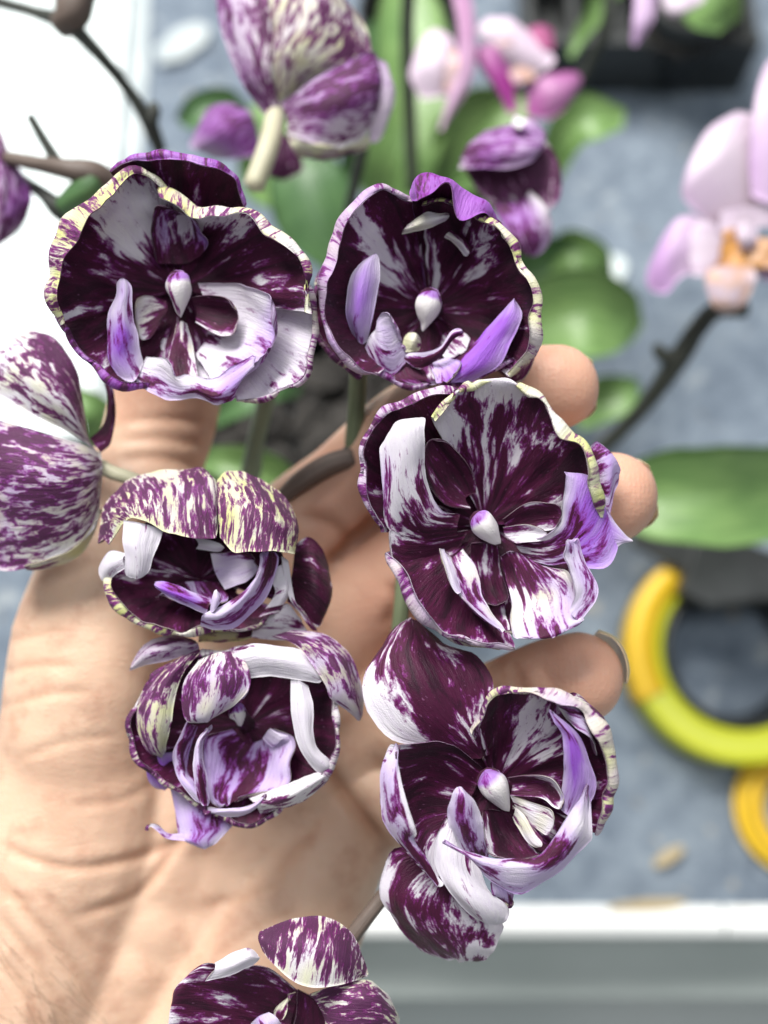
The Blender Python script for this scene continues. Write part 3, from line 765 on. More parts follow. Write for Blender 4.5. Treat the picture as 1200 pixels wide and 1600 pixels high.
# ------------------------------------------------------------------ the blossoms
# ---- upper left blossom
f = Flower('orchid_flower', 'round dark maroon blossom at the upper left with white lip and cream rim', .2085, (60, 220, 2.609), center=(280, 454))
f.sector('sepal', [(52, 170, 12, 4, '999995'), (64, 200, 15, 10, '999988'), (78, 208, 17, 18, '999998'), (92, 213, 17, 16, '999898'), (106, 212, 16, 10, '998877'), (120, 214, 14, 4, '998777')], lift=-1.5, od=.35, ol=.75, oy=0)
f.sector('petal', [(97, 158, 11, 4, '998554'), (110, 196, 14, 6, '962177'), (122, 206, 16, 10, '951148'), (136, 204, 17, 18, '971389'), (150, 206, 18, 26, '993799'), (166, 205, 18, 28, '998989'), (182, 198, 18, 24, '999999'), (196, 190, 16, 12, '999999')], od=.34, ol=.1, oy=.75)
f.sector('sepal', [(176, 196, 12, 6, '999998'), (192, 199, 14, 8, '999999'), (206, 190, 14, 10, '999999'), (222, 176, 14, 8, '999999'), (238, 172, 13, 5, '999998'), (256, 150, 9, 3, '999988')], lift=-1, od=.5, ol=.8, oy=.05)
f.sector('petal', [(102, 165, 11, 14, '984201'), (88, 140, 12, 16, '993200'), (76, 133, 12.5, 15, '996210'), (62, 142, 13, 12, '999311'), (46, 166, 15, 8, '998630'), (32, 184, 17, 18, '999778'), (16, 196, 18, 16, '999888'), (2, 205, 18, 12, '999778'), (-10, 206, 17, 8, '999667')], lift=.4, od=.3, ol=.05, oy=.7)
f.sector('sepal', [(2, 200, 13, 4, '997655'), (-12, 214, 13, 3, '985215'), (-24, 228, 13, 3, '974148'), (-36, 238, 12, 3, '963138'), (-47, 218, 10, 2, '952100'), (-62, 196, 9, 2, '952110')], lift=-.6, od=.3, ol=.3, oy=.3)
f.free('lip', [[(485, 500, 4, 90), (530, 500, 3, 80), (600, 500, 3, 90), (660, 470, 5, 90)], [(462, 400, 7, 91), (520, 400, 4, 54), (580, 400, 4, 91), (690, 420, 8, 36)], [(470, 310, 10, 83), (520, 320, 7, 74), (590, 320, 7, 91), (660, 370, 10, 46)], [(480, 250, 11, 82), (540, 275, 10, 94), (600, 295, 10, 81), (640, 320, 11, 82)]], ruffle=.3)
f.free('lip', [[(430, 905, 9, 41), (390, 980, 10, 32), (330, 970, 10, 23)], [(415, 850, 10, 22), (340, 880, 11.5, 26), (285, 890, 11, 25)], [(400, 770, 11, 32), (340, 790, 13, 38), (280, 780, 12, 23)], [(382, 690, 12, 12), (335, 700, 13.5, 43), (285, 700, 12.5, 12)], [(380, 610, 12, 2), (345, 630, 13.5, 3), (318, 620, 12.5, 2)], [(370, 572, 12, 2), (345, 560, 12.5, 2), (315, 568, 12, 2)]], od=.2, ol=.5, oy=0)
f.free('side_lobe', [[(520, 650, 4, 90), (525, 690, 4, 80), (505, 730, 4, 90)], [(440, 630, 6, 60), (455, 720, 4.5, 50), (460, 800, 6, 60)], [(395, 650, 8, 30), (400, 740, 7, 30), (410, 815, 8, 30)]], yl=.15, ruffle=.2)
f.free('side_lobe', [[(620, 640, 5, 90), (640, 680, 4, 90), (640, 740, 5, 60)], [(700, 630, 6, 90), (730, 700, 3.5, 90), (730, 790, 6, 50)], [(780, 640, 8, 70), (815, 710, 6, 90), (800, 790, 8, 30)]], lift=2.5, ruffle=.2)
f.free('lip', [[(650, 580, 5, 30), (690, 690, 4.5, 60), (690, 790, 5, 50), (640, 870, 5, 40)], [(790, 580, 7, 0), (830, 700, 6, 0), (790, 820, 6, 0), (680, 930, 7, 10)], [(905, 610, 12, 10), (915, 740, 10, 2), (880, 840, 10, 23), (720, 990, 10, 32)], [(950, 640, 13.5, 3), (975, 770, 13, 25), (945, 880, 12.5, 44), (830, 985, 12, 22)]], od=.25, ol=.4, oy=0, ruffle=.5)
f.free('lip', [[(395, 985, 9, 22), (410, 930, 9, 21), (440, 880, 8, 30)], [(480, 1040, 10, 33), (490, 970, 10, 22), (520, 890, 12, 10)], [(560, 1062, 10.5, 22), (570, 1010, 11.5, 12), (545, 950, 13, 0)], [(650, 1050, 11, 12), (640, 1010, 12, 42), (600, 960, 11, 11)], [(725, 1078, 11, 42), (720, 1035, 12.5, 23), (700, 970, 10, 32)], [(800, 1052, 12, 53), (800, 990, 13.5, 35), (810, 920, 12, 54)], [(840, 960, 12.5, 22), (880, 920, 14, 22), (900, 850, 13, 64)]], od=.25, ol=.4, oy=0, ruffle=.6)
f.free('lip', [[(565, 740, 5, 50), (585, 735, 6, 10), (605, 745, 5, 50)], [(540, 830, 6, 30), (582, 825, 7, 70), (630, 840, 6, 40)], [(530, 920, 8, 40), (585, 900, 7, 90), (645, 930, 8, 40)], [(560, 990, 10, 20), (600, 990, 9, 61), (660, 1000, 10, 20)]], yl=.15, ruffle=.2)
f.sector('lip', [(225, 120, 6, 2, '996544'), (245, 135, 7, 2, '995322'), (265, 142, 7, 2, '996422'), (285, 145, 7, 2, '995322'), (305, 150, 7, 2, '996433'), (325, 150, 7, 2, '998855')], lift=-.8)
f.column(572, 580, 580, 720, 56, 9.5)

# ---- upper middle blossom
f = Flower('orchid_flower', 'dark blossom with two smooth lilac inner lobes at the upper centre', .210, (470, 170, 2.79), center=(672, 484))
f.sector('sepal', [(150, 178, 6, 3, '888888'), (164, 182, 7, 3, '888777'), (178, 184, 7, 3, '888776'), (193, 178, 7, 3, '888777'), (208, 165, 7, 3, '888776'), (224, 150, 6, 3, '888866')], lift=-2.5, yl=.3, od=.55, oy=.5)
f.free('sepal', [[(820, 1120, 5, 80), (880, 1160, 5, 70), (930, 1210, 4, 60)], [(890, 1060, 7, 60), (940, 1120, 7, 50), (980, 1170, 5, 50)], [(940, 960, 9, 50), (1000, 1020, 9, 40), (1028, 1060, 6, 40)], [(980, 880, 10, 40), (1020, 930, 10, 30), (1035, 960, 7, 30)]], yl=.65, od=.9, oy=0)
f.sector('sepal', [(48, 172, 15, 6, '999999'), (60, 184, 17, 22, '999998'), (71, 197, 18, 36, '999999'), (82, 206, 19, 40, '999999'), (92, 206, 18, 30, '999999'), (100, 188, 16, 10, '999999')], lift=.3, od=.16, ol=.95, oy=0)
f.sector('petal', [(98, 172, 14, 3, '998998'), (107, 196, 16, 6, '997886'), (116, 202, 17, 8, '997755'), (126, 200, 17, 10, '952545'), (138, 192, 17, 10, '942799'), (152, 180, 17, 12, '974999'), (168, 170, 17, 14, '989999'), (184, 165, 16, 12, '999999'), (200, 158, 15, 10, '999999'), (216, 146, 14, 8, '999999'), (232, 130, 12, 5, '999999')], od=.22, ol=.5, oy=.15)
f.sector('petal', [(94, 160, 13, 4, '975899'), (84, 168, 14, 5, '936999'), (73, 168, 15, 6, '989999'), (60, 166, 16, 8, '999599'), (48, 164, 17, 10, '998489'), (36, 163, 17, 12, '996799'), (22, 164, 18, 16, '999999'), (6, 170, 18, 16, '999999'), (-10, 172, 17, 14, '999999'), (-24, 172, 15, 10, '999999'), (-40, 160, 13, 5, '999999')], lift=.6, od=.3, ol=.2, oy=.75)
f.sector('petal', [(-30, 150, 11, 3, '999996'), (-50, 130, 10, 3, '999664'), (-70, 122, 9, 3, '998543'), (-90, 120, 9, 3, '998655'), (-110, 122, 9, 3, '998766'), (-130, 128, 10, 3, '999877'), (-150, 140, 11, 3, '999999')], od=.4, ol=.5, oy=.1)
f.free('inner_fold', [[(440, 548, 11, 40), (450, 525, 12, 20), (468, 503, 11.5, 50)], [(540, 528, 12.5, 10), (545, 490, 14, 0), (548, 448, 13, 10)], [(600, 500, 13, 10), (605, 475, 14.5, 0), (600, 455, 13.5, 20)], [(645, 480, 13, 40), (645, 468, 13.5, 20), (645, 455, 13, 40)]], yl=.25, ruffle=.3)
f.free('inner_fold', [[(625, 560, 11, 20), (635, 545, 11.5, 20), (655, 530, 11, 50)], [(680, 600, 10.5, 10), (695, 580, 12, 10), (715, 560, 11, 60)], [(720, 650, 10, 50), (735, 630, 11, 40), (750, 620, 10, 80)]], yl=.2, ruffle=.3)
f.free('lip', [[(240, 1020, 9, 12), (262, 1030, 9.5, 13), (290, 1015, 9, 12)], [(205, 930, 11, 4), (250, 930, 12.5, 25), (308, 930, 11, 4)], [(198, 830, 12, 2), (255, 830, 14, 27), (330, 820, 12, 3)], [(215, 740, 13, 2), (275, 730, 14.5, 6), (345, 730, 13, 2)], [(250, 675, 13.5, 2), (290, 670, 14.5, 4), (342, 660, 13.5, 2)], [(300, 635, 13.5, 3), (318, 630, 14, 3), (336, 628, 13.5, 3)]], od=.2, ol=.6, oy=0, ruffle=.25)
f.free('lip', [[(600, 1200, 11, 22), (660, 1195, 12, 14), (740, 1190, 11, 6)], [(640, 1120, 11, 25), (730, 1130, 13, 18), (860, 1120, 12, 5)], [(730, 1050, 11, 46), (800, 1040, 13.5, 19), (910, 1030, 13, 5)], [(810, 960, 11.5, 27), (870, 950, 14, 8), (950, 950, 13.5, 4)], [(870, 890, 12, 6), (910, 890, 14, 6), (962, 890, 13.5, 4)], [(915, 830, 13, 4), (930, 825, 13.5, 4), (945, 835, 13, 4)]], od=.2, ol=.6, oy=0, ruffle=.3)
f.free('lip', [[(280, 1040, 10, 32), (300, 990, 11, 31), (330, 960, 11, 21)], [(330, 1130, 10, 53), (350, 1060, 12, 43), (335, 910, 13, 2)], [(390, 1160, 9.5, 64), (400, 1080, 11, 43), (350, 890, 14, 2)], [(450, 1110, 9, 63), (440, 1050, 10, 22), (385, 895, 14, 12)], [(470, 1090, 8.5, 62), (455, 1060, 9, 42), (405, 950, 13, 22)]], od=.25, ol=.35, oy=0, ruffle=.4)
f.free('lip', [[(440, 1090, 9, 73), (455, 1075, 9.5, 52), (470, 1065, 9, 42)], [(520, 1130, 10.5, 83), (530, 1095, 11.5, 63), (540, 1060, 12, 22)], [(600, 1090, 12, 73), (605, 1060, 13, 52), (610, 1035, 13, 12)], [(660, 1010, 13, 63), (655, 990, 14, 32), (650, 975, 13.5, 12)], [(715, 985, 13.5, 22), (705, 965, 14, 12), (690, 955, 13.5, 12)]], od=.4, ol=.4, oy=0, ruffle=.35)
f.free('lip', [[(350, 1150, 9.5, 63), (440, 1120, 8.5, 73), (540, 1140, 9, 63)], [(400, 1185, 10, 63), (480, 1170, 9.5, 83), (560, 1180, 10, 33)], [(480, 1205, 9.5, 42), (540, 1200, 9.5, 63), (600, 1205, 10, 22)]], ruffle=.3)
f.free('lip', [[(555, 1110, 10, 22), (590, 1100, 9, 2), (640, 1080, 9, 2)], [(580, 1160, 11.5, 12), (630, 1145, 11, 25), (695, 1100, 11, 15)], [(590, 1205, 12, 34), (640, 1190, 12.5, 17), (690, 1130, 12.5, 5)]], lift=1, ruffle=.4)
f.free('side_lobe', [[(440, 1060, 7, 30), (450, 1000, 7, 10), (470, 975, 7, 30)], [(480, 1060, 8, 10), (490, 1010, 9, 0), (500, 980, 8, 10)], [(520, 1055, 7, 60), (525, 1020, 7, 40), (525, 1000, 7, 60)]], yl=.5, ruffle=.2)
f.free('side_lobe', [[(600, 1050, 6, 80), (625, 980, 6, 60), (690, 960, 6, 80)], [(630, 1090, 8, 40), (680, 1040, 8, 30), (720, 980, 8, 50)], [(650, 1100, 8, 60), (720, 1060, 9, 20), (745, 1010, 9, 30)]], ruffle=.3)
f.column(562, 835, 535, 968, 60, 10)

# ---- centre right blossom
f = Flower('orchid_flower', 'largest blossom at centre right with a pointed violet lobe and broad white fold', .2015, (540, 570, 2.4), center=(757, 821))
f.sector('sepal', [(100, 205, 11, 4, '995554'), (112, 224, 13, 6, '997799'), (124, 234, 14, 10, '999998'), (137, 230, 14, 10, '999999'), (149, 222, 14, 8, '999999'), (160, 205, 13, 6, '999886'), (172, 182, 12, 4, '999962'), (184, 160, 10, 3, '999940')], lift=-1.2, od=.4, ol=.35, oy=.2)
f.free('sepal', [[(900, 330, 5, 60), (930, 420, 5, 60), (960, 540, 4, 60)], [(935, 290, 6, 33), (985, 390, 7, 34), (985, 570, 5, 53)], [(960, 295, 5, 33), (1012, 360, 6, 24), (1005, 480, 5, 43)], [(985, 325, 4, 33), (1030, 385, 4, 24), (1030, 440, 4, 33)]], od=.9, ol=.1)
f.sector('petal', [(116, 190, 13, 10, '944346'), (108, 206, 14, 6, '974236'), (101, 212, 14, -5, '965659'), (93, 225, 14, -6, '963749'), (85, 226, 14, -6, '965611'), (77, 220, 14, -6, '987611'), (69, 214, 15, -3, '993766'), (60, 208, 15.5, 10, '997699'), (50, 203, 16, 18, '999699'), (40, 196, 16, 24, '999999'), (28, 190, 16, 24, '999998'), (16, 192, 15, 14, '994799'), (4, 188, 13, 6, '986588')], od=.2, ol=.1, oy=.7, prof=1.5)
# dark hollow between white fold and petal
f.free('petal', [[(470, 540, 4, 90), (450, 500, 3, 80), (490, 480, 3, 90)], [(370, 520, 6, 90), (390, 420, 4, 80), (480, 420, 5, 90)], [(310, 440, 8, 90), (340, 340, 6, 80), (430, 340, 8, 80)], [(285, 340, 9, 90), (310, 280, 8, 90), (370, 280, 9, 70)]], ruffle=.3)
# white fold at left
f.free('petal', [[(430, 560, 5, 80), (420, 600, 5, 80), (420, 640, 4, 90)], [(360, 545, 8, 2), (320, 590, 8.5, 50), (300, 660, 6, 80)], [(310, 440, 10.5, 0), (270, 530, 11, 70), (215, 640, 8, 50)], [(298, 340, 12.5, 0), (225, 430, 13, 10), (150, 600, 10.5, 30)], [(295, 250, 14, 0), (215, 320, 14.5, 10), (140, 480, 12, 53)], [(298, 200, 14, 0), (200, 230, 14.5, 0), (125, 330, 13, 1)], [(285, 185, 11.5, 0), (190, 205, 12, 0), (125, 300, 12, 11)]], od=.5, ol=.1, oy=0, ruffle=.5, edge=.03)
f.free('petal', [[(460, 620, 4, 90), (430, 690, 3, 90), (450, 740, 3, 90)], [(330, 640, 6, 70), (330, 740, 4, 90), (360, 800, 4, 90)], [(220, 640, 9, 70), (230, 760, 8, 80), (290, 870, 8, 90)], [(150, 600, 11, 40), (170, 720, 11, 50), (245, 850, 11, 60)]], lift=-.4, od=.3, oy=.2, ruffle=.4)
f.sector('petal', [(196, 160, 9, 8, '999922'), (208, 158, 11, 12, '999932'), (222, 160, 12, 14, '999955'), (236, 172, 13, 12, '999944'), (248, 178, 12, 10, '999964'), (260, 184, 11, 8, '999955'), (272, 188, 10, 5, '999866'), (284, 196, 9, 3, '999644')], lift=.6, od=.25, ol=.45, oy=.25)
f.free('sepal', [[(240, 860, 6, 90), (300, 900, 5, 90), (360, 960, 5, 80)], [(260, 920, 7, 80), (340, 970, 7, 85), (430, 1020, 6, 60)], [(310, 965, 7, 30), (400, 1030, 8, 40), (540, 1060, 7, 22)], [(330, 985, 6, 20), (420, 1055, 6, 40), (600, 1074, 6, 12)]], yl=.3, od=.3, oy=.8, ruffle=.4)
# violet lobe
f.free('lip', [[(620, 640, 5, 40), (640, 680, 5, 40), (680, 730, 5, 50)], [(720, 650, 8, 20), (740, 690, 7.5, 50), (760, 750, 7, 64)], [(800, 600, 11.5, 0), (835, 650, 11, 77), (840, 745, 9.5, 54)], [(815, 500, 13.5, 1), (880, 570, 13.5, 68), (920, 765, 11.5, 5)], [(825, 430, 14.5, 2), (910, 500, 14.5, 17), (990, 750, 12, 4)], [(820, 400, 14.5, 3), (930, 450, 14, 6), (1020, 690, 12, 5)], [(808, 388, 14, 1), (935, 425, 13, 3), (1015, 660, 11.5, 4)]], od=.3, ol=.6, oy=0, ruffle=.45, edge=.05)
f.free('lip', [[(980, 540, 12.6, 5), (960, 620, 13, 7), (960, 720, 12, 6)], [(1010, 590, 12.4, 3), (1010, 640, 12.6, 5), (1000, 700, 12, 3)], [(1050, 635, 12, 2), (1045, 655, 12.2, 3), (1035, 672, 12, 2)], [(1078, 657, 11.6, 1), (1076, 661, 11.7, 1), (1072, 666, 11.6, 1)]], od=.3, ol=.6, ruffle=.2, edge=.05)
f.free('side_lobe', [[(590, 580, 6, 90), (600, 610, 5, 70), (620, 650, 5, 80)], [(680, 520, 8, 70), (700, 570, 6.5, 90), (700, 630, 6, 40)], [(760, 520, 9, 60), (780, 560, 8, 80), (770, 620, 7, 30)], [(805, 530, 10, 40), (812, 560, 9.5, 80), (800, 600, 9, 60)]], ruffle=.2)
f.free('side_lobe', [[(590, 610, 5, 60), (600, 640, 4.5, 30), (640, 670, 5, 60)], [(680, 600, 6, 20), (700, 630, 5.5, 20), (720, 660, 6.5, 10)], [(740, 620, 7, 20), (755, 635, 7, 20), (765, 650, 7.5, 10)]], lift=1.8, ruffle=.2)
# dark throat
f.free('lip', [[(470, 670, 5, 90), (520, 670, 5, 60), (570, 680, 5, 90)], [(470, 740, 4, 70), (520, 750, 3, 60), (580, 760, 4, 90)], [(490, 830, 6, 60), (540, 840, 3.5, 92), (600, 830, 6, 91)], [(520, 890, 8, 80), (565, 900, 7, 93), (612, 880, 8, 91)]], ruffle=.2)
f.free('lip', [[(440, 690, 6, 40), (400, 720, 6, 60), (380, 700, 7, 20)], [(490, 760, 9, 12), (440, 790, 9.5, 43), (385, 760, 10, 1)], [(515, 860, 10, 32), (470, 880, 11, 53), (430, 860, 11.5, 2)], [(560, 940, 10.5, 1), (530, 950, 11.5, 33), (500, 940, 12, 2)], [(610, 1000, 11, 11), (590, 1000, 12, 12), (580, 1000, 12, 2)]], yl=.08, od=.8, ol=.4, oy=0, ruffle=.5)
f.free('lip', [[(370, 690, 10, 2), (362, 690, 10.5, 1), (354, 688, 11, 1)], [(400, 760, 11, 12), (385, 762, 12, 1), (372, 765, 12.5, 1)], [(440, 850, 11.5, 32), (425, 858, 12.5, 2), (412, 862, 12.5, 1)]], ruffle=.3)
f.free('lip', [[(580, 720, 6, 71), (620, 700, 7, 50), (680, 720, 7, 73), (740, 760, 7, 50)], [(600, 800, 5.5, 80), (660, 790, 7, 90), (740, 800, 8, 63), (830, 770, 10, 31)], [(620, 890, 8, 0), (690, 890, 8, 40), (780, 870, 9, 53), (860, 850, 11.5, 32)], [(620, 960, 10.5, 1), (700, 960, 10.5, 32), (790, 940, 11, 44), (870, 920, 12.5, 23)], [(630, 1015, 12.5, 1), (720, 1015, 12.5, 33), (800, 990, 13, 33), (890, 950, 13.5, 12)], [(640, 1032, 12.5, 12), (730, 1030, 12.5, 22), (810, 1012, 13, 32), (905, 960, 13.5, 22)]], yl=.06, od=.2, ol=.4, oy=0, ruffle=.5)
f.free('lip', [[(880, 965, 13.2, 22), (850, 940, 13.5, 12), (840, 920, 13, 32)], [(945, 870, 13, 12), (900, 860, 13.5, 12), (860, 860, 14, 1)], [(935, 800, 12.5, 2), (895, 790, 13.5, 23), (850, 780, 14.5, 1)], [(900, 740, 12, 12), (870, 720, 13, 22), (825, 720, 15, 1)], [(875, 660, 12, 2), (860, 660, 13, 13), (835, 680, 15, 2)], [(868, 648, 12, 2), (855, 650, 13, 2), (826, 652, 14.5, 1)]], od=.2, ol=.4, oy=0, ruffle=.5)
f.sector('petal', [(20, 130, 6, 3, '999999'), (0, 140, 7, 3, '999888'), (-20, 150, 7, 3, '999888'), (-40, 160, 8, 3, '999777'), (-60, 165, 8, 3, '999777'), (-80, 165, 8, 3, '999999'), (-100, 150, 7, 3, '999999')], lift=-1.6)
f.column(510, 590, 582, 676, 52, 9.5, .8)

# ---- lower right blossom
f = Flower('orchid_flower', 'lower right blossom with one flat spotted petal raised and one hanging below', .1985, (540, 940, 2.609), center=(772, 1228))
f.free('sepal', [[(500, 640, 2, 90), (525, 640, 1.8, 70), (550, 640, 1.5, 90), (570, 630, 1.8, 70), (590, 620, 2, 90)], [(330, 600, 4, 40), (390, 570, 4.6, 80), (450, 540, 5, 70), (510, 520, 4.5, 50), (570, 500, 4, 80)], [(180, 560, 5, 0), (280, 490, 6.5, 50), (370, 440, 7, 80), (480, 420, 5.5, 60), (600, 390, 4, 30)], [(80, 430, 5, 0), (190, 360, 6.5, 30), (290, 320, 7.5, 80), (430, 300, 5.5, 70), (590, 300, 3, 60)], [(85, 290, 3, 60), (170, 240, 4.5, 50), (250, 210, 5.5, 90), (370, 200, 3.5, 60), (520, 205, 1.5, 80)], [(160, 150, .5, 80), (210, 130, 1.8, 60), (260, 120, 2.5, 90), (330, 140, 1, 80), (400, 170, -.5, 70)], [(225, 62, -1.5, 60), (250, 58, -1.2, 70), (270, 60, -1, 60), (295, 78, -1.4, 70), (320, 100, -1.8, 60)]], lift=1, od=.5, ol=.3, oy=.6, ruffle=.6, edge=.08)
f.free('sepal', [[(640, 420, 3, 60), (620, 450, 3, 60), (600, 520, 2, 80)], [(655, 440, 3, 50), (640, 460, 3, 70), (620, 540, 2.5, 90)]], lift=-.5)
f.free('sepal', [[(330, 1010, 4, 90), (420, 1080, 4, 80), (520, 1170, 4, 60)], [(195, 1010, 4.5, 80), (330, 1150, 6, 50), (560, 1260, 5, 60)], [(140, 1140, 3.5, 30), (280, 1240, 6.5, 70), (640, 1310, 4.5, 20)], [(160, 1240, 2.5, 70), (310, 1330, 5, 60), (620, 1390, 3.5, 70)], [(210, 1320, 1, 80), (370, 1400, 3, 80), (595, 1440, 2, 10)], [(300, 1420, -.5, 60), (420, 1450, .5, 50), (560, 1470, 0, 60)], [(360, 1440, -1.5, 20), (450, 1465, -1, 20), (520, 1480, -1.2, 10)]], lift=-1.5, od=.4, ol=.2, oy=.6, ruffle=.6, edge=.12)
# right hand petal, a deep cup
f.sector('petal', [(112, 90, 7, 5, '999999'), (100, 118, 9, 6, '999976'), (90, 140, 11, 6, '998999'), (80, 155, 13, 4, '997999'), (66, 166, 15, 8, '954489'), (52, 178, 16, 20, '943588'), (40, 190, 16, 26, '964899'), (28, 196, 16, 22, '996999'), (16, 194, 15, 14, '999999'), (2, 188, 14, 10, '988999'), (-12, 180, 13, 8, '986999'), (-25, 172, 11, 4, '986663')], od=.25, ol=.35, oy=.45)
f.free('sepal', [[(900, 380, 9, 20), (960, 480, 11, 10), (1000, 560, 11, 20)], [(930, 370, 8, 20), (1010, 470, 9, 12), (1040, 600, 10, 70)], [(960, 390, 6, 20), (1050, 480, 7, 53), (1070, 640, 8, 90)], [(1000, 430, 4, 30), (1078, 520, 5, 20), (1082, 680, 6, 40)], [(1030, 470, 2, 30), (1086, 560, 3, 10), (1082, 740, 4, 60)]], lift=1, yl=.35, od=.9, oy=0, ruffle=.4)
f.free('petal', [[(760, 350, 12.5, 20), (840, 400, 13, 10), (900, 480, 13, 40)], [(820, 355, 13.5, 12), (890, 410, 15, 33), (950, 520, 15, 43)], [(880, 365, 13, 22), (940, 420, 14.5, 32), (1000, 560, 15, 12)], [(920, 380, 11.5, 30), (980, 460, 13, 60), (1020, 600, 14, 0)], [(940, 400, 10, 30), (1000, 490, 11.5, 10), (1028, 650, 12.5, 10)]], lift=.8, yl=.05, od=.8, oy=0, ruffle=.4)
# left petal
f.free('petal', [[(560, 680, 2, 90), (530, 760, 1, 90), (500, 830, 2, 90), (520, 900, 3, 80)], [(460, 600, 6, 90), (420, 720, 3, 70), (400, 850, 4, 90), (430, 950, 5, 60)], [(380, 570, 9, 90), (320, 690, 6, 80), (310, 860, 6, 80), (390, 1030, 8, 0)], [(290, 580, 11, 90), (240, 720, 9, 80), (260, 900, 9, 80), (380, 1120, 9, 10)], [(215, 585, 13, 60), (180, 720, 13, 40), (210, 930, 12, 60), (400, 1150, 10, 0)], [(195, 580, 13.5, 30), (150, 720, 13.5, 33), (180, 930, 12.5, 60), (380, 1160, 10.5, 30)], [(170, 580, 12, 30), (135, 700, 12, 33), (150, 900, 11, 53), (340, 1100, 9.5, 50)]], od=.4, ol=.4, oy=.1, ruffle=.5)
f.free('petal', [[(205, 575, 13, 43), (215, 600, 14, 43), (212, 640, 14.2, 33)], [(150, 660, 13, 33), (190, 720, 15, 33), (230, 740, 15, 10)], [(140, 780, 12.5, 53), (195, 820, 15, 43), (260, 850, 15.5, 10)], [(150, 880, 12, 63), (210, 900, 14.5, 53), (290, 940, 15, 0)], [(190, 960, 11.5, 53), (230, 970, 13, 63), (280, 970, 13, 33)], [(270, 1040, 11, 43), (300, 1060, 12, 73), (320, 1030, 12, 63)], [(360, 1150, 10.5, 43), (375, 1160, 11, 53), (385, 1140, 11, 63)]], lift=.4, od=.8, ruffle=.35)
# big white lower fold
f.free('petal', [[(410, 880, 7, 40), (460, 960, 8, 10), (540, 1060, 8.5, 30)], [(370, 960, 8.5, 0), (450, 1050, 9.5, 0), (580, 1170, 9.5, 30)], [(360, 1060, 9, 0), (470, 1140, 10.5, 0), (650, 1230, 9.5, 10)], [(400, 1150, 9, 10), (500, 1220, 10.5, 0), (668, 1270, 9, 0)], [(460, 1230, 8, 20), (550, 1280, 9, 0), (655, 1300, 8, 0)], [(530, 1295, 6.5, 30), (590, 1320, 7, 0), (635, 1318, 6.5, 0)]], lift=.5, od=.3, ol=.2, oy=.1, ruffle=.35, edge=.02)
# lip: violet lobe, left lobe, white band
f.free('lip', [[(870, 840, 9, 43), (890, 860, 9.5, 23), (950, 900, 10, 4)], [(885, 720, 12, 12), (930, 740, 12.5, 16), (1010, 800, 12, 5)], [(890, 620, 14, 44), (940, 640, 14.5, 8), (1022, 730, 13, 3)], [(880, 540, 15, 45), (930, 570, 15.5, 17), (1000, 660, 13.5, 3)], [(850, 490, 15.5, 35), (900, 520, 16, 46), (960, 560, 14.5, 4)], [(815, 432, 16, 23), (840, 450, 16, 24), (870, 470, 15.5, 3)]], od=.5, ol=.5, oy=0, ruffle=.35)
f.free('lip', [[(480, 1040, 9, 31), (530, 1050, 9, 63), (585, 1040, 8, 42)], [(440, 950, 11, 1), (500, 960, 12.5, 64), (565, 960, 11, 22)], [(412, 870, 12.5, 2), (480, 880, 14.5, 54), (560, 890, 12.5, 11)], [(430, 800, 13.5, 22), (480, 800, 15, 43), (535, 820, 13.5, 1)], [(445, 765, 13.5, 12), (465, 756, 14, 22), (500, 775, 13.5, 12)]], od=.2, ol=.4, oy=0, ruffle=.4)
f.free('lip', [[(395, 978, 13, 33), (400, 982, 13, 33), (408, 988, 12.5, 33)], [(500, 1020, 13.5, 42), (500, 1040, 14, 43), (520, 1060, 13, 42)], [(590, 1045, 13.5, 53), (600, 1080, 14.5, 12), (600, 1150, 12.5, 53)], [(690, 1045, 13.5, 43), (700, 1090, 14.5, 1), (700, 1195, 11.5, 34)], [(790, 1035, 13.5, 63), (800, 1080, 14.5, 33), (790, 1165, 12, 43)], [(860, 950, 14, 53), (890, 1010, 15, 54), (900, 1080, 12.5, 43)], [(920, 850, 14.5, 32), (950, 920, 15.5, 1), (990, 990, 13, 12)], [(945, 810, 14.5, 33), (970, 870, 15, 1), (1003, 940, 13.5, 1)], [(985, 735, 14, 63), (985, 745, 14, 63), (985, 760, 14, 53)]], od=.3, ol=.5, oy=0, ruffle=.5)
f.free('lip', [[(590, 1150, 11, 63), (600, 1120, 12, 43), (620, 1110, 12, 33)], [(600, 1190, 10.5, 33), (640, 1170, 11.5, 24), (680, 1160, 12, 33)], [(620, 1200, 9.5, 63), (660, 1230, 9, 53), (684, 1200, 10, 33)], [(650, 1210, 9.5, 73), (668, 1240, 8.8, 93), (675, 1230, 9, 83)]], ruffle=.3)
f.free('lip', [[(560, 850, 3, 90), (600, 850, 3, 90), (660, 860, 3, 90)], [(560, 920, 5, 50), (630, 940, 3, 92), (720, 950, 4, 90)], [(575, 1000, 8, 60), (660, 1010, 6, 92), (780, 1020, 7, 90)], [(590, 1045, 11, 80), (680, 1050, 10, 91), (790, 1040, 10, 80)]], ruffle=.25)
f.free('side_lobe', [[(670, 790, 4, 60), (690, 830, 4, 20), (700, 850, 4, 60)], [(760, 820, 6, 20), (760, 870, 6, 0), (770, 920, 6, 20)], [(850, 850, 9, 20), (850, 910, 8.5, 0), (830, 960, 8, 10)]], yl=.1, ruffle=.2)
f.free('side_lobe', [[(680, 830, 5, 50), (690, 850, 5.5, 20), (680, 880, 5, 40)], [(720, 860, 6, 40), (730, 900, 7, 0), (700, 920, 6, 40)], [(770, 930, 7, 60), (770, 970, 8, 0), (740, 980, 7, 40)], [(810, 970, 8, 60), (800, 1000, 9, 20), (780, 1010, 8, 50)]], yl=.3, lift=.8, ruffle=.2)
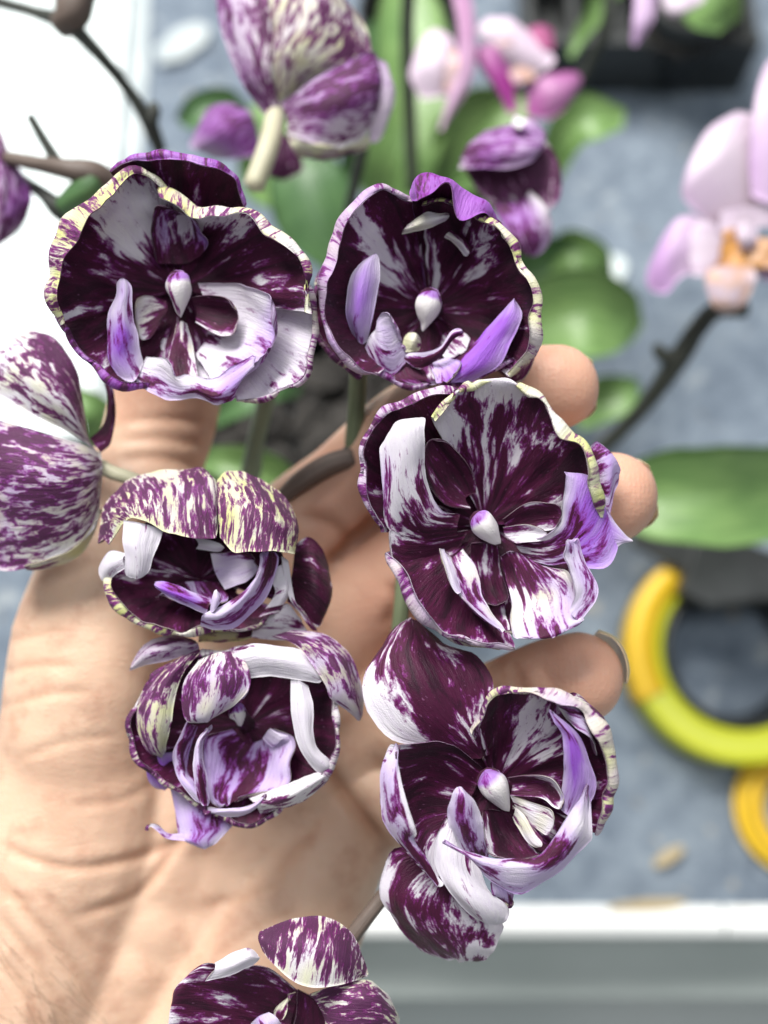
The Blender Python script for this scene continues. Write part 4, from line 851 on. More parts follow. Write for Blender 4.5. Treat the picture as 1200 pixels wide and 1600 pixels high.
f.free('side_lobe', [[(660, 720, 5, 90), (680, 750, 4, 50), (670, 790, 4, 80)], [(760, 710, 7, 70), (780, 740, 5.5, 50), (790, 800, 6, 80)], [(830, 720, 10, 20), (850, 770, 8.5, 80), (850, 840, 9, 40)], [(870, 760, 11, 0), (890, 800, 10.5, 0), (880, 850, 10.5, 10)]], ruffle=.2)
f.sector('petal', [(-5, 178, 10, 3, '999999'), (-25, 165, 9, 3, '998899'), (-45, 140, 8, 3, '996677'), (-65, 120, 7, 3, '999999'), (-85, 108, 6, 3, '999999'), (-105, 104, 6, 3, '999999'), (-125, 110, 6, 3, '999999'), (-145, 110, 5, 3, '999999')], lift=-1.5)
f.column(592, 735, 668, 850, 56, 9, .6)

# ---- left blossom, its top petals arching forward
f = Flower('orchid_flower', 'blossom on the palm with yellow flecked petals arching over its top', .2085, (130, 700, 2.667), center=(310, 905))
f.sector('petal', [(165, 138, 7, 4, '999955'), (185, 146, 9, 8, '999999'), (200, 134, 10, 10, '999998'), (216, 116, 10, 10, '999998'), (234, 98, 10, 10, '999999'), (252, 84, 10, 9, '999999'), (270, 78, 10, 8, '999999'), (288, 80, 9, 5, '999999'), (305, 96, 8, 4, '999999'), (322, 116, 7, 3, '999998'), (340, 132, 6, 3, '999999')], od=.36, ol=.1, oy=.8)
f.sector('petal', [(175, 130, 6, 3, '999999'), (150, 122, 6, 3, '999899'), (125, 112, 6, 3, '997899'), (100, 108, 6, 3, '997999'), (75, 112, 6, 3, '999999'), (50, 120, 6, 3, '999999'), (25, 135, 6, 3, '999999'), (5, 142, 6, 3, '999999'), (-15, 136, 6, 3, '999999')], lift=-.3, od=.5, oy=.5)
f.free('sepal', [[(60, 398, 6, 50), (85, 382, 9, 50), (105, 402, 10, 50)], [(88, 240, 5, 70), (130, 270, 11, 50), (178, 300, 13, 40)], [(185, 130, 4, 70), (230, 200, 12, 60), (250, 305, 14.5, 40)], [(300, 100, 4, 30), (340, 180, 12.5, 43), (345, 348, 15.2, 50)], [(420, 85, 4, 40), (440, 170, 12.5, 52), (450, 374, 15.2, 60)], [(500, 78, 4, 70), (520, 150, 11.5, 53), (545, 372, 14, 50)], [(545, 108, 5, 70), (560, 160, 10, 60), (572, 374, 13, 40)]], yl=.42, od=.9, oy=0, ruffle=.8, nv=26, swapuv=True, pu=.75, opu=0)
f.free('sepal', [[(556, 135, 6, 50), (558, 200, 12, 60), (570, 372, 14, 50)], [(600, 100, 5, 40), (640, 210, 14, 40), (620, 430, 16, 50)], [(680, 108, 5, 60), (730, 230, 14.5, 50), (700, 434, 16.5, 50)], [(780, 155, 5, 60), (820, 280, 13.5, 50), (790, 430, 16, 60)], [(870, 228, 5, 60), (887, 340, 10, 50), (872, 442, 13, 20)], [(893, 290, 4, 50), (896, 370, 8, 40), (884, 436, 10, 20)]], lift=.4, yl=.62, od=.9, oy=0, ruffle=.7, nv=26, swapuv=True, pu=.75, opu=0)
f.throat()
f.free('petal', [[(168, 300, 13, 0), (240, 312, 14, 0), (335, 340, 13, 10)], [(163, 380, 13.5, 0), (220, 400, 14.5, 0), (312, 405, 13, 0)], [(178, 460, 13, 0), (230, 470, 14, 0), (292, 455, 13, 0)], [(170, 540, 12, 0), (222, 548, 12.5, 0), (272, 528, 12, 0)]], od=.2, oy=0, edge=0)
f.free('petal', [[(185, 440, 11, 0), (165, 460, 11.5, 0), (178, 500, 11, 0)], [(110, 430, 10, 0), (100, 490, 11, 0), (130, 530, 10, 0)], [(58, 500, 8, 0), (72, 550, 8.5, 0), (98, 572, 8, 0)]], od=.2, oy=0, edge=0)
f.free('petal', [[(465, 375, 9, 0), (480, 400, 9, 0), (470, 420, 8, 10)], [(530, 385, 10, 0), (540, 410, 10, 0), (530, 430, 9, 30)], [(580, 400, 10, 0), (590, 415, 10, 0), (580, 432, 9, 40)]], edge=0)
f.free('lip', [[(530, 440, 8, 30), (550, 520, 6, 12), (590, 590, 7, 22)], [(610, 430, 8, 63), (630, 500, 7, 2), (660, 560, 9, 12)], [(690, 440, 9, 74), (710, 480, 9, 42), (730, 510, 11, 2)]], ruffle=.6)
f.free('lip', [[(300, 620, 5, 73), (420, 560, 4, 63), (560, 560, 5, 63)], [(330, 610, 7, 64), (450, 610, 5, 74), (600, 610, 7, 54)], [(380, 640, 10, 45), (480, 660, 8, 54), (600, 650, 10, 34)]], ruffle=.5)
f.free('lip', [[(512, 694, 11, 33), (522, 662, 11.5, 54), (532, 632, 11, 43)], [(420, 655, 12.5, 33), (430, 622, 13.5, 27), (442, 592, 12, 64)], [(338, 612, 13, 3), (345, 590, 14, 7), (360, 562, 13, 56)], [(291, 582, 13.5, 5), (294, 568, 13.7, 5), (305, 550, 13.5, 4)]], od=.3, ol=.5, oy=0)
f.free('lip', [[(488, 742, 13, 2), (496, 700, 14.8, 2), (530, 676, 14, 2)], [(560, 756, 12, 3), (570, 700, 15, 22), (590, 648, 14.5, 53)], [(660, 722, 11.5, 4), (650, 650, 15, 33), (660, 600, 14.5, 64)], [(760, 622, 11, 4), (720, 570, 14.5, 43), (720, 535, 14.8, 2)], [(800, 520, 11, 54), (760, 490, 14, 74), (740, 465, 14.5, 2)], [(822, 440, 11, 65), (770, 430, 13.5, 55), (733, 425, 14, 33)]], od=.4, ol=.5, oy=0, nv=22)
f.free('lip', [[(528, 685, 14.5, 2), (545, 680, 15.3, 2), (572, 645, 14.8, 2)], [(538, 622, 15, 2), (555, 625, 15.8, 2), (578, 632, 15, 32)], [(543, 592, 15, 1), (556, 586, 15.4, 1), (572, 600, 15, 2)]], ruffle=.2)
f.free('lip', [[(750, 520, 9, 2), (800, 600, 9.5, 30), (730, 705, 8, 60)], [(822, 490, 9, 1), (848, 590, 10, 10), (800, 690, 8.5, 60)], [(835, 470, 8, 1), (868, 590, 8, 20), (830, 690, 7, 40)]], od=.5)
f.free('sepal', [[(850, 640, 4, 90), (870, 520, 4, 90), (885, 400, 4, 90)], [(920, 700, 5, 90), (960, 560, 7.5, 90), (940, 370, 5, 90)], [(975, 745, 4, 80), (1022, 620, 6, 90), (990, 415, 4, 90)], [(1000, 725, 2, 50), (1042, 590, 3, 70), (1022, 480, 2, 70)]], od=.4, oy=.3)
f.free('petal', [[(825, 450, 9.5, 20), (855, 470, 9.5, 0)], [(850, 600, 9.5, 0), (885, 640, 9, 10)], [(895, 680, 8, 10), (935, 715, 7.5, 30)], [(950, 762, 6.5, 70), (980, 765, 6.5, 60)]], edge=0)
f.free('sepal', [[(700, 790, 5, 40), (720, 720, 6, 30), (780, 670, 6, 40)], [(800, 800, 5, 40), (830, 720, 6.5, 20), (850, 650, 7, 20)], [(960, 800, 3, 60), (920, 740, 5, 30), (890, 690, 6, 20)]], lift=-1, edge=.02)
f.free('sepal', [[(460, 760, 3, 40), (480, 780, 3, 30), (480, 810, 2, 50)], [(580, 755, 4, 20), (590, 780, 4, 10), (590, 810, 2, 50)], [(700, 745, 3, 40), (710, 770, 3, 60), (700, 800, 2, 70)]], yl=.7)

# ---- lower left blossom lying on the palm
f = Flower('orchid_flower', 'crumpled blossom on the palm with white straps and a lilac curled tail', .2095, (170, 960, 2.79), center=(385, 1132))
f.sector('petal', [(140, 150, 7, 3, '999999'), (156, 168, 8, 4, '999999'), (172, 180, 9, 5, '999999'), (186, 182, 9, 6, '999998'), (200, 172, 9, 5, '999999'), (215, 152, 9, 5, '999999'), (234, 142, 8, 4, '999999'), (254, 148, 8, 4, '999998'), (270, 152, 8, 5, '999997'), (286, 146, 8, 5, '999997'), (302, 140, 8, 4, '999997'), (318, 140, 9, 4, '999999')], od=.45, oy=.45)
f.sector('petal', [(306, 136, 9, 4, '999999'), (320, 142, 10, 5, '999999'), (335, 146, 10, 5, '999999'), (350, 144, 10, 5, '999999'), (8, 143, 10, 5, '999999'), (26, 140, 9, 4, '999999'), (46, 130, 8, 3, '999999'), (70, 120, 7, 3, '999999'), (95, 116, 7, 3, '999999'), (120, 126, 7, 3, '999999'), (145, 150, 7, 3, '999999')], lift=.3, od=.4, oy=.2)
f.free('sepal', [[(90, 246, 5, 12), (94, 235, 5.5, 12), (100, 212, 5, 22)], [(180, 217, 7, 22), (165, 172, 8.5, 43), (150, 138, 6, 33)], [(290, 192, 7, 33), (270, 140, 9, 53), (240, 93, 6, 43)], [(400, 165, 6, 53), (392, 125, 7, 53), (372, 103, 5, 63)]], od=.9, oy=0, pu=.75, opu=0)
f.free('petal', [[(290, 200, 10, 60), (330, 180, 11, 60), (400, 165, 10, 60)], [(180, 288, 10, 63), (250, 280, 13, 60), (322, 258, 11, 80)], [(122, 400, 9, 52), (200, 390, 13.5, 42), (282, 400, 12, 20)], [(128, 520, 9, 53), (190, 510, 13, 43), (272, 480, 11.5, 20)], [(175, 602, 9, 53), (215, 592, 11, 33), (252, 570, 10, 10)], [(220, 627, 8, 12), (235, 622, 8.5, 12), (250, 605, 8, 10)]], yl=.42, od=.9, oy=0, pu=.75, opu=0)
f.free('petal', [[(395, 195, 12, 60), (480, 165, 12.5, 60), (560, 160, 12, 60)], [(330, 290, 13, 63), (460, 250, 16, 53), (607, 228, 14, 73)], [(318, 390, 13, 73), (450, 350, 16.5, 43), (614, 312, 14, 53)], [(338, 455, 13, 42), (430, 430, 15.5, 32), (562, 382, 14, 12)], [(362, 474, 12.5, 12), (420, 472, 13.5, 12), (482, 442, 13, 2)]], lift=.5, yl=.06, od=.8, ol=.5, oy=0, nv=24, pu=.7, opu=0)
f.free('petal', [[(560, 380, 12, 24), (585, 340, 12, 34), (595, 270, 12, 34)], [(590, 365, 11, 3), (612, 330, 11.5, 13), (618, 285, 11, 3)]], ruffle=.2)
f.free('petal', [[(540, 155, 13, 0), (560, 210, 13.5, 0), (620, 278, 12.5, 0)], [(620, 128, 13.5, 0), (660, 190, 14.7, 0), (700, 270, 13, 0)], [(730, 138, 13, 0), (770, 200, 14.7, 0), (790, 283, 13, 0)], [(830, 150, 12, 0), (860, 220, 14, 0), (860, 292, 13, 0)], [(890, 220, 11, 0), (920, 270, 12.5, 0), (935, 308, 12, 0)]], od=.8, oy=0, edge=0)
f.free('petal', [[(793, 280, 12.5, 0), (830, 288, 13, 0), (868, 310, 12, 0)], [(794, 400, 13, 0), (845, 400, 14, 0), (892, 400, 13, 0)], [(808, 510, 13, 0), (855, 510, 14, 0), (892, 510, 13, 0)], [(848, 612, 12.5, 0), (885, 600, 13.5, 0), (912, 580, 12.5, 0)], [(912, 692, 11.5, 0), (945, 662, 12.5, 10), (965, 635, 11.5, 10)], [(958, 694, 10.5, 90), (975, 676, 11, 90), (988, 652, 10.5, 90)]], od=.6, oy=0, edge=0)
f.free('sepal', [[(708, 96, 8, 63), (740, 85, 8.5, 73), (800, 68, 8, 63)], [(810, 130, 11, 63), (880, 120, 12.5, 63), (940, 86, 8, 53)], [(880, 212, 12.5, 43), (970, 190, 14, 53), (1042, 160, 8, 53)], [(940, 302, 13, 42), (1020, 280, 14, 43), (1088, 260, 8, 43)], [(970, 372, 12, 32), (1040, 360, 13, 43), (1114, 350, 8, 33)], [(1050, 432, 10, 22), (1080, 430, 10.5, 22), (1112, 420, 8, 22)], [(1084, 464, 8, 12), (1095, 466, 8, 12), (1105, 455, 7.5, 12)]], yl=.08, od=.9, oy=0, nv=22, pu=.75, opu=0)
f.free('lip', [[(540, 500, 5, 65), (600, 560, 3, 75), (680, 540, 4, 54), (720, 500, 6, 3)], [(430, 530, 7, 54), (560, 620, 4, 65), (680, 620, 5, 44), (810, 550, 8, 33)], [(418, 640, 8, 34), (540, 700, 6, 45), (660, 700, 6, 34), (792, 660, 9, 33)], [(428, 760, 9.5, 34), (500, 780, 9, 65), (620, 760, 8, 44), (780, 742, 10, 23)], [(438, 832, 10.5, 23), (500, 842, 10.5, 54), (560, 800, 9, 83), (620, 790, 9.5, 63)]], ruffle=.8, nv=26)
f.free('lip', [[(670, 540, 6, 12), (700, 500, 7.5, 2), (730, 510, 7, 3)], [(720, 580, 6, 33), (750, 540, 8, 2), (790, 530, 8, 12)]], ruffle=.4)
f.free('lip', [[(345, 462, 12, 43), (362, 480, 11, 63), (388, 490, 9, 75)], [(283, 590, 12.5, 12), (312, 590, 12, 53), (352, 590, 9, 65)], [(288, 682, 12.5, 2), (320, 680, 12, 43), (347, 690, 10, 54)], [(330, 762, 12.5, 2), (355, 745, 12.8, 3), (367, 725, 11, 43)], [(398, 832, 12, 12), (410, 810, 12.5, 32), (402, 788, 11.5, 33)]], od=.3, ol=.4, oy=0)
f.free('lip', [[(447, 480, 12, 2), (435, 500, 13, 2), (430, 520, 12, 43)], [(383, 548, 13, 2), (395, 560, 13.7, 32), (411, 570, 12, 43)], [(369, 640, 13, 2), (390, 650, 14.2, 53), (416, 650, 12.5, 2)], [(374, 740, 13, 2), (400, 740, 14.2, 63), (429, 740, 12.5, 2)], [(394, 822, 12.5, 12), (415, 832, 13, 42), (434, 832, 12, 2)]], od=.3, ol=.4, oy=0)
f.free('lip', [[(408, 852, 12, 2), (430, 867, 12, 12), (430, 842, 12.5, 2)], [(500, 882, 11.5, 12), (510, 862, 12.7, 2), (515, 845, 12.5, 2)], [(600, 872, 11, 12), (605, 856, 12.2, 2), (610, 836, 12, 2)], [(660, 832, 10.5, 12), (667, 815, 11.7, 2), (660, 798, 11.5, 2)], [(686, 784, 10.5, 2), (683, 781, 11, 2), (678, 784, 10.5, 2)]], ruffle=.4)
f.free('petal', [[(608, 798, 9, 10), (640, 830, 11, 20), (662, 872, 9, 60)], [(700, 768, 10, 0), (730, 810, 12.3, 60), (762, 852, 9.5, 60)], [(790, 738, 10.5, 20), (820, 775, 12.7, 20), (852, 812, 10, 70)], [(870, 703, 11, 30), (895, 735, 12.7, 30), (912, 772, 10, 80)], [(930, 678, 11, 60), (952, 700, 12, 30), (958, 722, 10, 60)]], od=.9, oy=0, ruffle=.8, pu=.75, opu=0)
f.free('sepal', [[(262, 735, 4, 13), (380, 800, 4, 23), (545, 880, 4, 64)], [(290, 860, 5, 13), (380, 880, 6, 45), (545, 900, 5, 54)], [(300, 950, 5.5, 22), (400, 950, 7, 56), (535, 925, 6, 23)], [(320, 982, 6, 13), (380, 992, 7.5, 35), (485, 978, 6.5, 2)], [(378, 1007, 6, 2), (420, 1022, 6.5, 2), (442, 1016, 6, 2)]], lift=.5, od=.3, ol=.5, oy=0)
f.free('sepal', [[(345, 950, 6, 43), (335, 988, 6.5, 33)], [(265, 955, 6.5, 23), (250, 976, 7, 13)], [(218, 922, 7, 2), (205, 938, 7, 2)], [(186, 913, 7, 1), (180, 926, 7, 1)], [(165, 938, 7, 1), (159, 944, 7, 1)]], lift=.5, ruffle=.2, nv=10)
f.free('sepal', [[(158, 640, 4, 5), (210, 610, 5, 5), (282, 600, 4, 4)], [(163, 692, 4.5, 6), (220, 690, 6.5, 9), (282, 690, 5, 8)], [(188, 742, 4, 5), (230, 752, 5, 6), (277, 742, 4, 5)], [(218, 767, 3, 4), (240, 770, 3.5, 4), (262, 757, 3, 4)]], lift=1)
f.column(560, 420, 575, 492, 42, 8.5)

# ---- bottom blossom cut by the lower edge
f = Flower('orchid_flower', 'blossom cut off by the bottom edge with a hooded spotted top petal', .2035, (220, 1400, 2.609), center=(473, 1615))
f.free('petal', [[(645, 390, 4, 90), (620, 480, 3, 90), (600, 580, 3, 90)], [(520, 295, 7, 70), (460, 430, 5, 80), (450, 580, 5, 80)], [(420, 285, 9, 60), (320, 390, 8, 80), (300, 580, 8, 70)], [(320, 280, 10, 70), (220, 380, 10, 80), (180, 570, 10, 80)], [(255, 275, 10.5, 70), (158, 380, 11.2, 60), (112, 570, 10.5, 50)], [(198, 302, 9, 60), (128, 390, 9.5, 40), (100, 570, 9, 30)]], od=.5, oy=.2)
f.throat()
f.free('petal', [[(262, 348, 12, 0), (300, 300, 13, 0), (302, 272, 11.5, 10)], [(350, 327, 12.5, 0), (370, 280, 13.7, 0), (370, 233, 12, 0)], [(430, 297, 12.5, 0), (440, 250, 13.7, 0), (432, 210, 12, 0)], [(484, 266, 12, 0), (488, 250, 12, 0), (477, 228, 11.5, 0)]], lift=-1, edge=0)
f.free('sepal', [[(484, 145, 8.5, 80), (478, 175, 9.5, 80), (496, 225, 9.5, 80)], [(580, 103, 8, 80), (560, 190, 11.5, 70), (540, 277, 12, 50)], [(660, 86, 8, 70), (640, 200, 13, 50), (610, 342, 13, 30)], [(740, 80, 8, 60), (730, 210, 13.7, 60), (690, 372, 13.7, 30)], [(822, 118, 8, 60), (810, 220, 13, 70), (790, 367, 13, 30)], [(888, 200, 8, 60), (880, 270, 11, 60), (870, 347, 11, 50)], [(930, 310, 8, 40), (926, 325, 9, 50), (905, 337, 9, 60)]], lift=.8, yl=.2, od=.9, oy=0, nv=24, swapuv=True, pu=.75, opu=0)
f.free('petal', [[(690, 400, 8, 60), (720, 440, 8, 60), (750, 500, 8, 60)], [(770, 370, 10, 60), (780, 430, 11, 60), (765, 560, 11, 60)], [(860, 343, 10.5, 60), (870, 420, 13, 60), (850, 580, 13, 60)], [(940, 348, 9, 60), (970, 430, 12, 60), (960, 580, 12, 60)], [(1002, 398, 7, 20), (1032, 470, 9, 50), (1042, 580, 9, 50)], [(1022, 418, 5, 10), (1057, 490, 6, 20), (1067, 580, 6, 20)]], yl=.22, od=.9, oy=0, pu=.75, opu=0)
f.free('petal', [[(640, 380, 6, 90), (690, 410, 5, 94), (760, 470, 6, 90)], [(630, 500, 6, 85), (690, 500, 5, 86), (765, 500, 6, 90)], [(580, 620, 6, 80), (690, 620, 5, 80), (770, 620, 6, 80)]])
f.free('petal', [[(630, 390, 7, 40), (600, 400, 7.5, 40)], [(555, 450, 8, 30), (595, 470, 8, 40)], [(540, 490, 8, 60), (575, 510, 8, 60)]], yl=.3)
f.free('lip', [[(448, 520, 9, 2), (480, 490, 10, 3), (522, 473, 9, 2)], [(458, 560, 9, 13), (500, 540, 11, 33), (562, 500, 9.5, 2)], [(480, 620, 8, 3), (520, 600, 10, 3), (577, 540, 9, 2)]])

# ---- left edge blossom seen from behind
f = Flower('orchid_flower', 'blossom seen from behind at the left edge with streaked purple petals', .214, (0, 500, 3.81), center=(158, 730))
f.free('petal', [[(585, 790, 2, 40), (545, 740, 2.5, 40), (520, 690, 2, 60)], [(430, 680, 6, 20), (430, 540, 8, 50), (485, 420, 4, 70)], [(250, 590, 8, 50), (280, 400, 10.5, 40), (425, 240, 5, 90)], [(80, 500, 8, 50), (140, 280, 10, 40), (335, 118, 4, 80)], [(-60, 420, 6, 40), (40, 200, 8, 20), (232, 68, 3, 60)], [(-150, 340, 3, 30), (-20, 160, 5, 10), (160, 36, 1, 20)]], od=.9, oy=0, yl=.05, nv=28, pu=.75, opu=0)
f.free('petal', [[(602, 790, 2, 40), (610, 880, 2.5, 40), (606, 970, 2, 50)], [(480, 735, 7, 22), (520, 930, 9, 53), (575, 1200, 5, 50)], [(320, 690, 10, 53), (340, 950, 13.5, 63), (445, 1360, 6, 30)], [(120, 630, 10, 63), (120, 930, 14, 64), (260, 1450, 6, 50)], [(-60, 590, 7, 63), (-80, 920, 11, 64), (80, 1492, 5, 53)], [(-200, 590, 2, 60), (-230, 950, 5, 64), (-100, 1500, 2, 53)]], lift=.8, yl=.12, od=.9, oy=0, nv=30, pu=.75, opu=0)
f.free('petal', [[(570, 1195, 6.5, 30), (612, 1130, 3, 20)], [(450, 1350, 7.5, 10), (520, 1350, 4, 10)], [(300, 1425, 7.5, 10), (370, 1455, 4, 20)], [(130, 1465, 7, 30), (170, 1492, 5, 50)]], yl=.55)
f.free('sepal', [[(535, 705, 3, 70), (560, 740, 3, 80), (600, 790, 3, 90)], [(618, 620, 4, 80), (650, 660, 4, 80), (662, 722, 4, 80)], [(640, 480, 4, 64), (665, 500, 4, 64), (687, 540, 3, 74)], [(608, 308, 3, 42), (640, 320, 3, 42), (667, 350, 3, 42)]], ruffle=.2)
f.pedicel([(156, 728, .213), (175, 738, .213), (205, 748, .213), (240, 765, .214)], [.0015, .0014, .0014, .0014], M_PEDI)

# ---- top blossom seen from behind
f = Flower('orchid_flower', 'large globe shaped blossom seen from behind at the top edge', .252, (270, 0, 3.0), center=(435, 165))
f.free('petal', [[(440, 490, 2, 40), (500, 480, 3, 20), (560, 470, 2, 40)], [(420, 300, 6, 60), (560, 260, 12, 30), (760, 370, 8, 40)], [(430, 150, 8, 70), (640, 100, 14, 40), (915, 290, 6, 60)], [(440, 0, 8, 50), (680, -40, 13, 40), (925, 190, 4, 60)], [(480, -150, 4, 50), (700, -160, 8, 40), (860, 20, 1, 60)]], yl=.32, od=.9, oy=0, pu=.75, opu=0)
f.free('petal', [[(425, 535, 2, 43), (460, 520, 3, 63), (500, 500, 3, 60)], [(318, 380, 4, 54), (380, 350, 7, 54), (460, 320, 8, 70)], [(236, 180, 4, 54), (330, 150, 8, 33), (460, 140, 9, 80)], [(203, 0, 3, 64), (310, -30, 7, 33), (450, 0, 9, 60)], [(198, -160, 0, 60), (310, -180, 4, 30), (430, -150, 5, 50)]], lift=.5, od=.9, oy=0, pu=.75, opu=0)
f.free('sepal', [[(505, 485, 3, 64), (530, 540, 3, 53), (540, 630, 3, 40)], [(640, 385, 9.5, 65), (680, 500, 12, 66), (640, 665, 8, 33)], [(800, 295, 9.5, 66), (830, 450, 13, 66), (760, 695, 7, 30)], [(935, 240, 7, 66), (960, 420, 9, 65), (885, 655, 5, 30)], [(972, 300, 4, 56), (988, 420, 4, 54), (942, 612, 2, 30)]], lift=.8, od=.9, oy=0, pu=.75, opu=0)
f.free('sepal', [[(530, 600, 2, 40), (555, 680, 3, 20), (585, 735, 1, 60)], [(640, 640, 7.5, 10), (680, 690, 8, 10), (720, 750, 3, 60)], [(780, 650, 6.5, 20), (820, 685, 6, 20), (855, 720, 2, 60)], [(890, 610, 4, 20), (922, 655, 3, 20), (935, 695, 1, 40)]], lift=.9, yl=.45, od=.9, oy=0, pu=.75, opu=0)
f.free('petal', [[(930, 265, 1, 15), (960, 420, 1, 4), (915, 665, 0, 3)], [(992, 285, 1, 4), (1022, 430, 1, 3), (962, 665, 0, 2)], [(1012, 330, 0, 3), (1048, 450, -1, 2), (1003, 600, -1, 2)]], od=.9, oy=0, pu=.75, opu=0)
f.pedicel([(432, 160, .252), (428, 190, .249), (417, 235, .246), (396, 292, .245)], [.0019, .0023, .0024, .0024], M_PEDI)

# ---- small blossom behind it
f = Flower('orchid_flower', 'small purple blossom half hidden behind the top globe blossom', .285, (270, 0, 3.0), center=(350, 225))
f.free('petal', [[(75, 680, 0, 35), (100, 700, 2, 4), (200, 745, 0, 33)], [(118, 590, 3, 47), (220, 620, 8, 48), (300, 745, 4, 37)], [(178, 498, 3, 57), (290, 560, 8, 58), (385, 725, 4, 58)], [(280, 476, 1, 57), (380, 530, 4, 68), (425, 680, 2, 58)]], od=.9, oy=0, pu=.75, opu=0)
f.free('petal', [[(440, 600, 0, 90), (520, 620, 2, 90), (600, 720, 0, 90)], [(390, 700, 1, 90), (480, 740, 3, 90), (605, 800, 0, 90)], [(390, 780, 0, 90), (450, 825, 1, 90), (505, 855, 0, 90)]], lift=1, pu=.6)  # all-dark sheet standing in for the shadow under the globe blossom

# ---- blossom behind the upper middle one
f = Flower('orchid_flower', 'blurred blossom with a lilac hood behind the upper centre one', .262, (470, 170, 2.79), center=(800, 300))
f.free('sepal', [[(688, 262, 2, 42), (720, 170, 3, 55), (800, 98, 2, 46)], [(790, 255, 6, 67), (850, 170, 9, 57), (900, 68, 5, 46)], [(900, 262, 8, 35), (960, 170, 10, 46), (990, 38, 5, 35)], [(1000, 232, 8, 15), (1040, 160, 8, 36), (1052, 80, 4, 36)], [(1052, 180, 5, 15), (1067, 150, 5, 45), (1072, 110, 3, 45)]], lift=1, od=.9, oy=0, pu=.75, opu=0)
f.free('petal', [[(915, 65, 9, 0), (955, 90, 9.5, 0)], [(935, 22, 8, 0), (1000, 50, 8.5, 0)]], lift=2, edge=0, pu=.6)
f.free('petal', [[(700, 240, 1, 90), (860, 220, 2, 90), (1060, 130, 1, 90)], [(760, 340, 1, 90), (900, 350, 1, 80), (1122, 220, 3, 90)], [(840, 430, 1, 90), (980, 440, 1, 60), (1138, 320, 4, 90)], [(880, 490, 1, 86), (1000, 500, 2, 47), (1122, 430, 3, 50)]], od=.5, oy=.3, pu=.6)
f.free('petal', [[(835, 420, 3, 76), (960, 400, 3, 66), (1000, 355, 4, 0)], [(880, 505, 4, 56), (980, 480, 5, 47), (1065, 420, 6, 0)], [(930, 585, 4, 75), (1000, 560, 5, 55), (1095, 500, 5, 12)], [(980, 655, 2, 65), (1030, 645, 2, 45), (1092, 590, 2, 44)]], od=.5, oy=.3, pu=.6)
# ---- left edge, small
f = Flower('orchid_flower', 'small purple blossom cut off by the left edge beside the white panel', .258, (0, 0, 1.0), center=(0, 250))
f.free('petal', [[(-30, 190, 2, 60), (0, 203, 3, 60), (12, 240, 2, 70)], [(-40, 260, 4, 50), (10, 270, 6, 64), (40, 280, 2, 57)], [(-40, 320, 4, 75), (10, 330, 6, 57), (48, 312, 2, 57)], [(-40, 390, 1, 75), (0, 386, 2, 54), (36, 360, 0, 60)]], od=.9, oy=0, pu=.75, opu=0)
f.free('petal', [[(-30, 200, 5, 70), (-8, 215, 6, 55), (4, 230, 5, 70)], [(-30, 280, 7, 64), (0, 285, 8, 44), (18, 290, 6, 75)], [(-30, 370, 5, 50), (0, 370, 5, 44), (16, 345, 4, 60)]], od=.9, oy=0, pu=.75, opu=0)

# ------------------------------------------------------------------ pink orchids behind
Zp = (590, 0, 2.927)
f = Flower('orchid_flower', 'magenta and white orchid bloom at the top behind the spray', .345, Zp, M_PINK, center=(815, 130))
f.free('petal', [[(600, 375, 1, 0), (640, 385, 1, 1), (690, 372, 1, 1)], [(475, 180, 5, 0), (600, 230, 6, 0), (790, 300, 4, 1)], [(455, 130, 5, 0), (590, 120, 7, 0), (805, 260, 3, 2)], [(500, 78, 2, 1), (600, 78, 3, 1), (705, 150, 2, 2)]])
f.free('lip', [[(600, 330, 6, 0), (650, 300, 7, 1), (720, 320, 6, 0)], [(620, 380, 6, 2), (660, 370, 7, 3), (720, 365, 6, 2)]], lift=1.5, yl=.45)
f.free('lip', [[(540, 190, 8, 0), (580, 170, 9, 1), (630, 180, 8, 0)], [(550, 215, 8, 2), (585, 205, 9, 3), (620, 210, 8, 2)]], lift=1, yl=.35)
f.free('sepal', [[(645, 380, 2, 9), (625, 420, 2, 9), (640, 505, 2, 9)], [(565, 235, 4, 7), (540, 330, 5, 9), (600, 515, 3, 9)], [(520, 205, 4, 7), (470, 280, 4, 9), (555, 440, 2, 9)], [(448, 212, 2, 7), (438, 250, 2, 8), (480, 335, 1, 9)]], lift=2)
f.free('sepal', [[(668, 410, 2, 7), (680, 460, 2, 8), (680, 525, 2, 9)], [(760, 348, 4, 8), (790, 430, 6, 7), (780, 545, 3, 8)], [(860, 326, 4, 8), (880, 400, 5, 7), (860, 495, 3, 8)], [(928, 332, 2, 7), (928, 380, 2, 7), (908, 432, 1, 7)]], lift=2)
f.free('sepal', [[(690, 125, 2, 57), (700, 205, 2, 57)], [(750, 110, 4, 57), (760, 225, 4, 57)], [(798, 130, 2, 57), (805, 222, 2, 57)]])
f = Flower('orchid_flower', 'white orchid bloom with a narrow pink petal at the top', .34, Zp, M_PINK, center=(680, 90))
f.free('petal', [[(325, 445, 1, 2), (290, 445, 2, 1), (200, 455, 1, 1)], [(365, 300, 3, 2), (270, 300, 6, 0), (148, 350, 2, 1)], [(345, 190, 3, 2), (270, 200, 5, 0), (168, 260, 2, 1)], [(310, 148, 1, 2), (260, 128, 2, 1), (213, 158, 1, 1)]])
f.free('lip', [[(300, 410, 5, 1), (340, 420, 5, 1)], [(310, 300, 7, 0), (370, 310, 7, 1)], [(320, 220, 6, 0), (365, 230, 6, 1)]], lift=1, yl=.4)
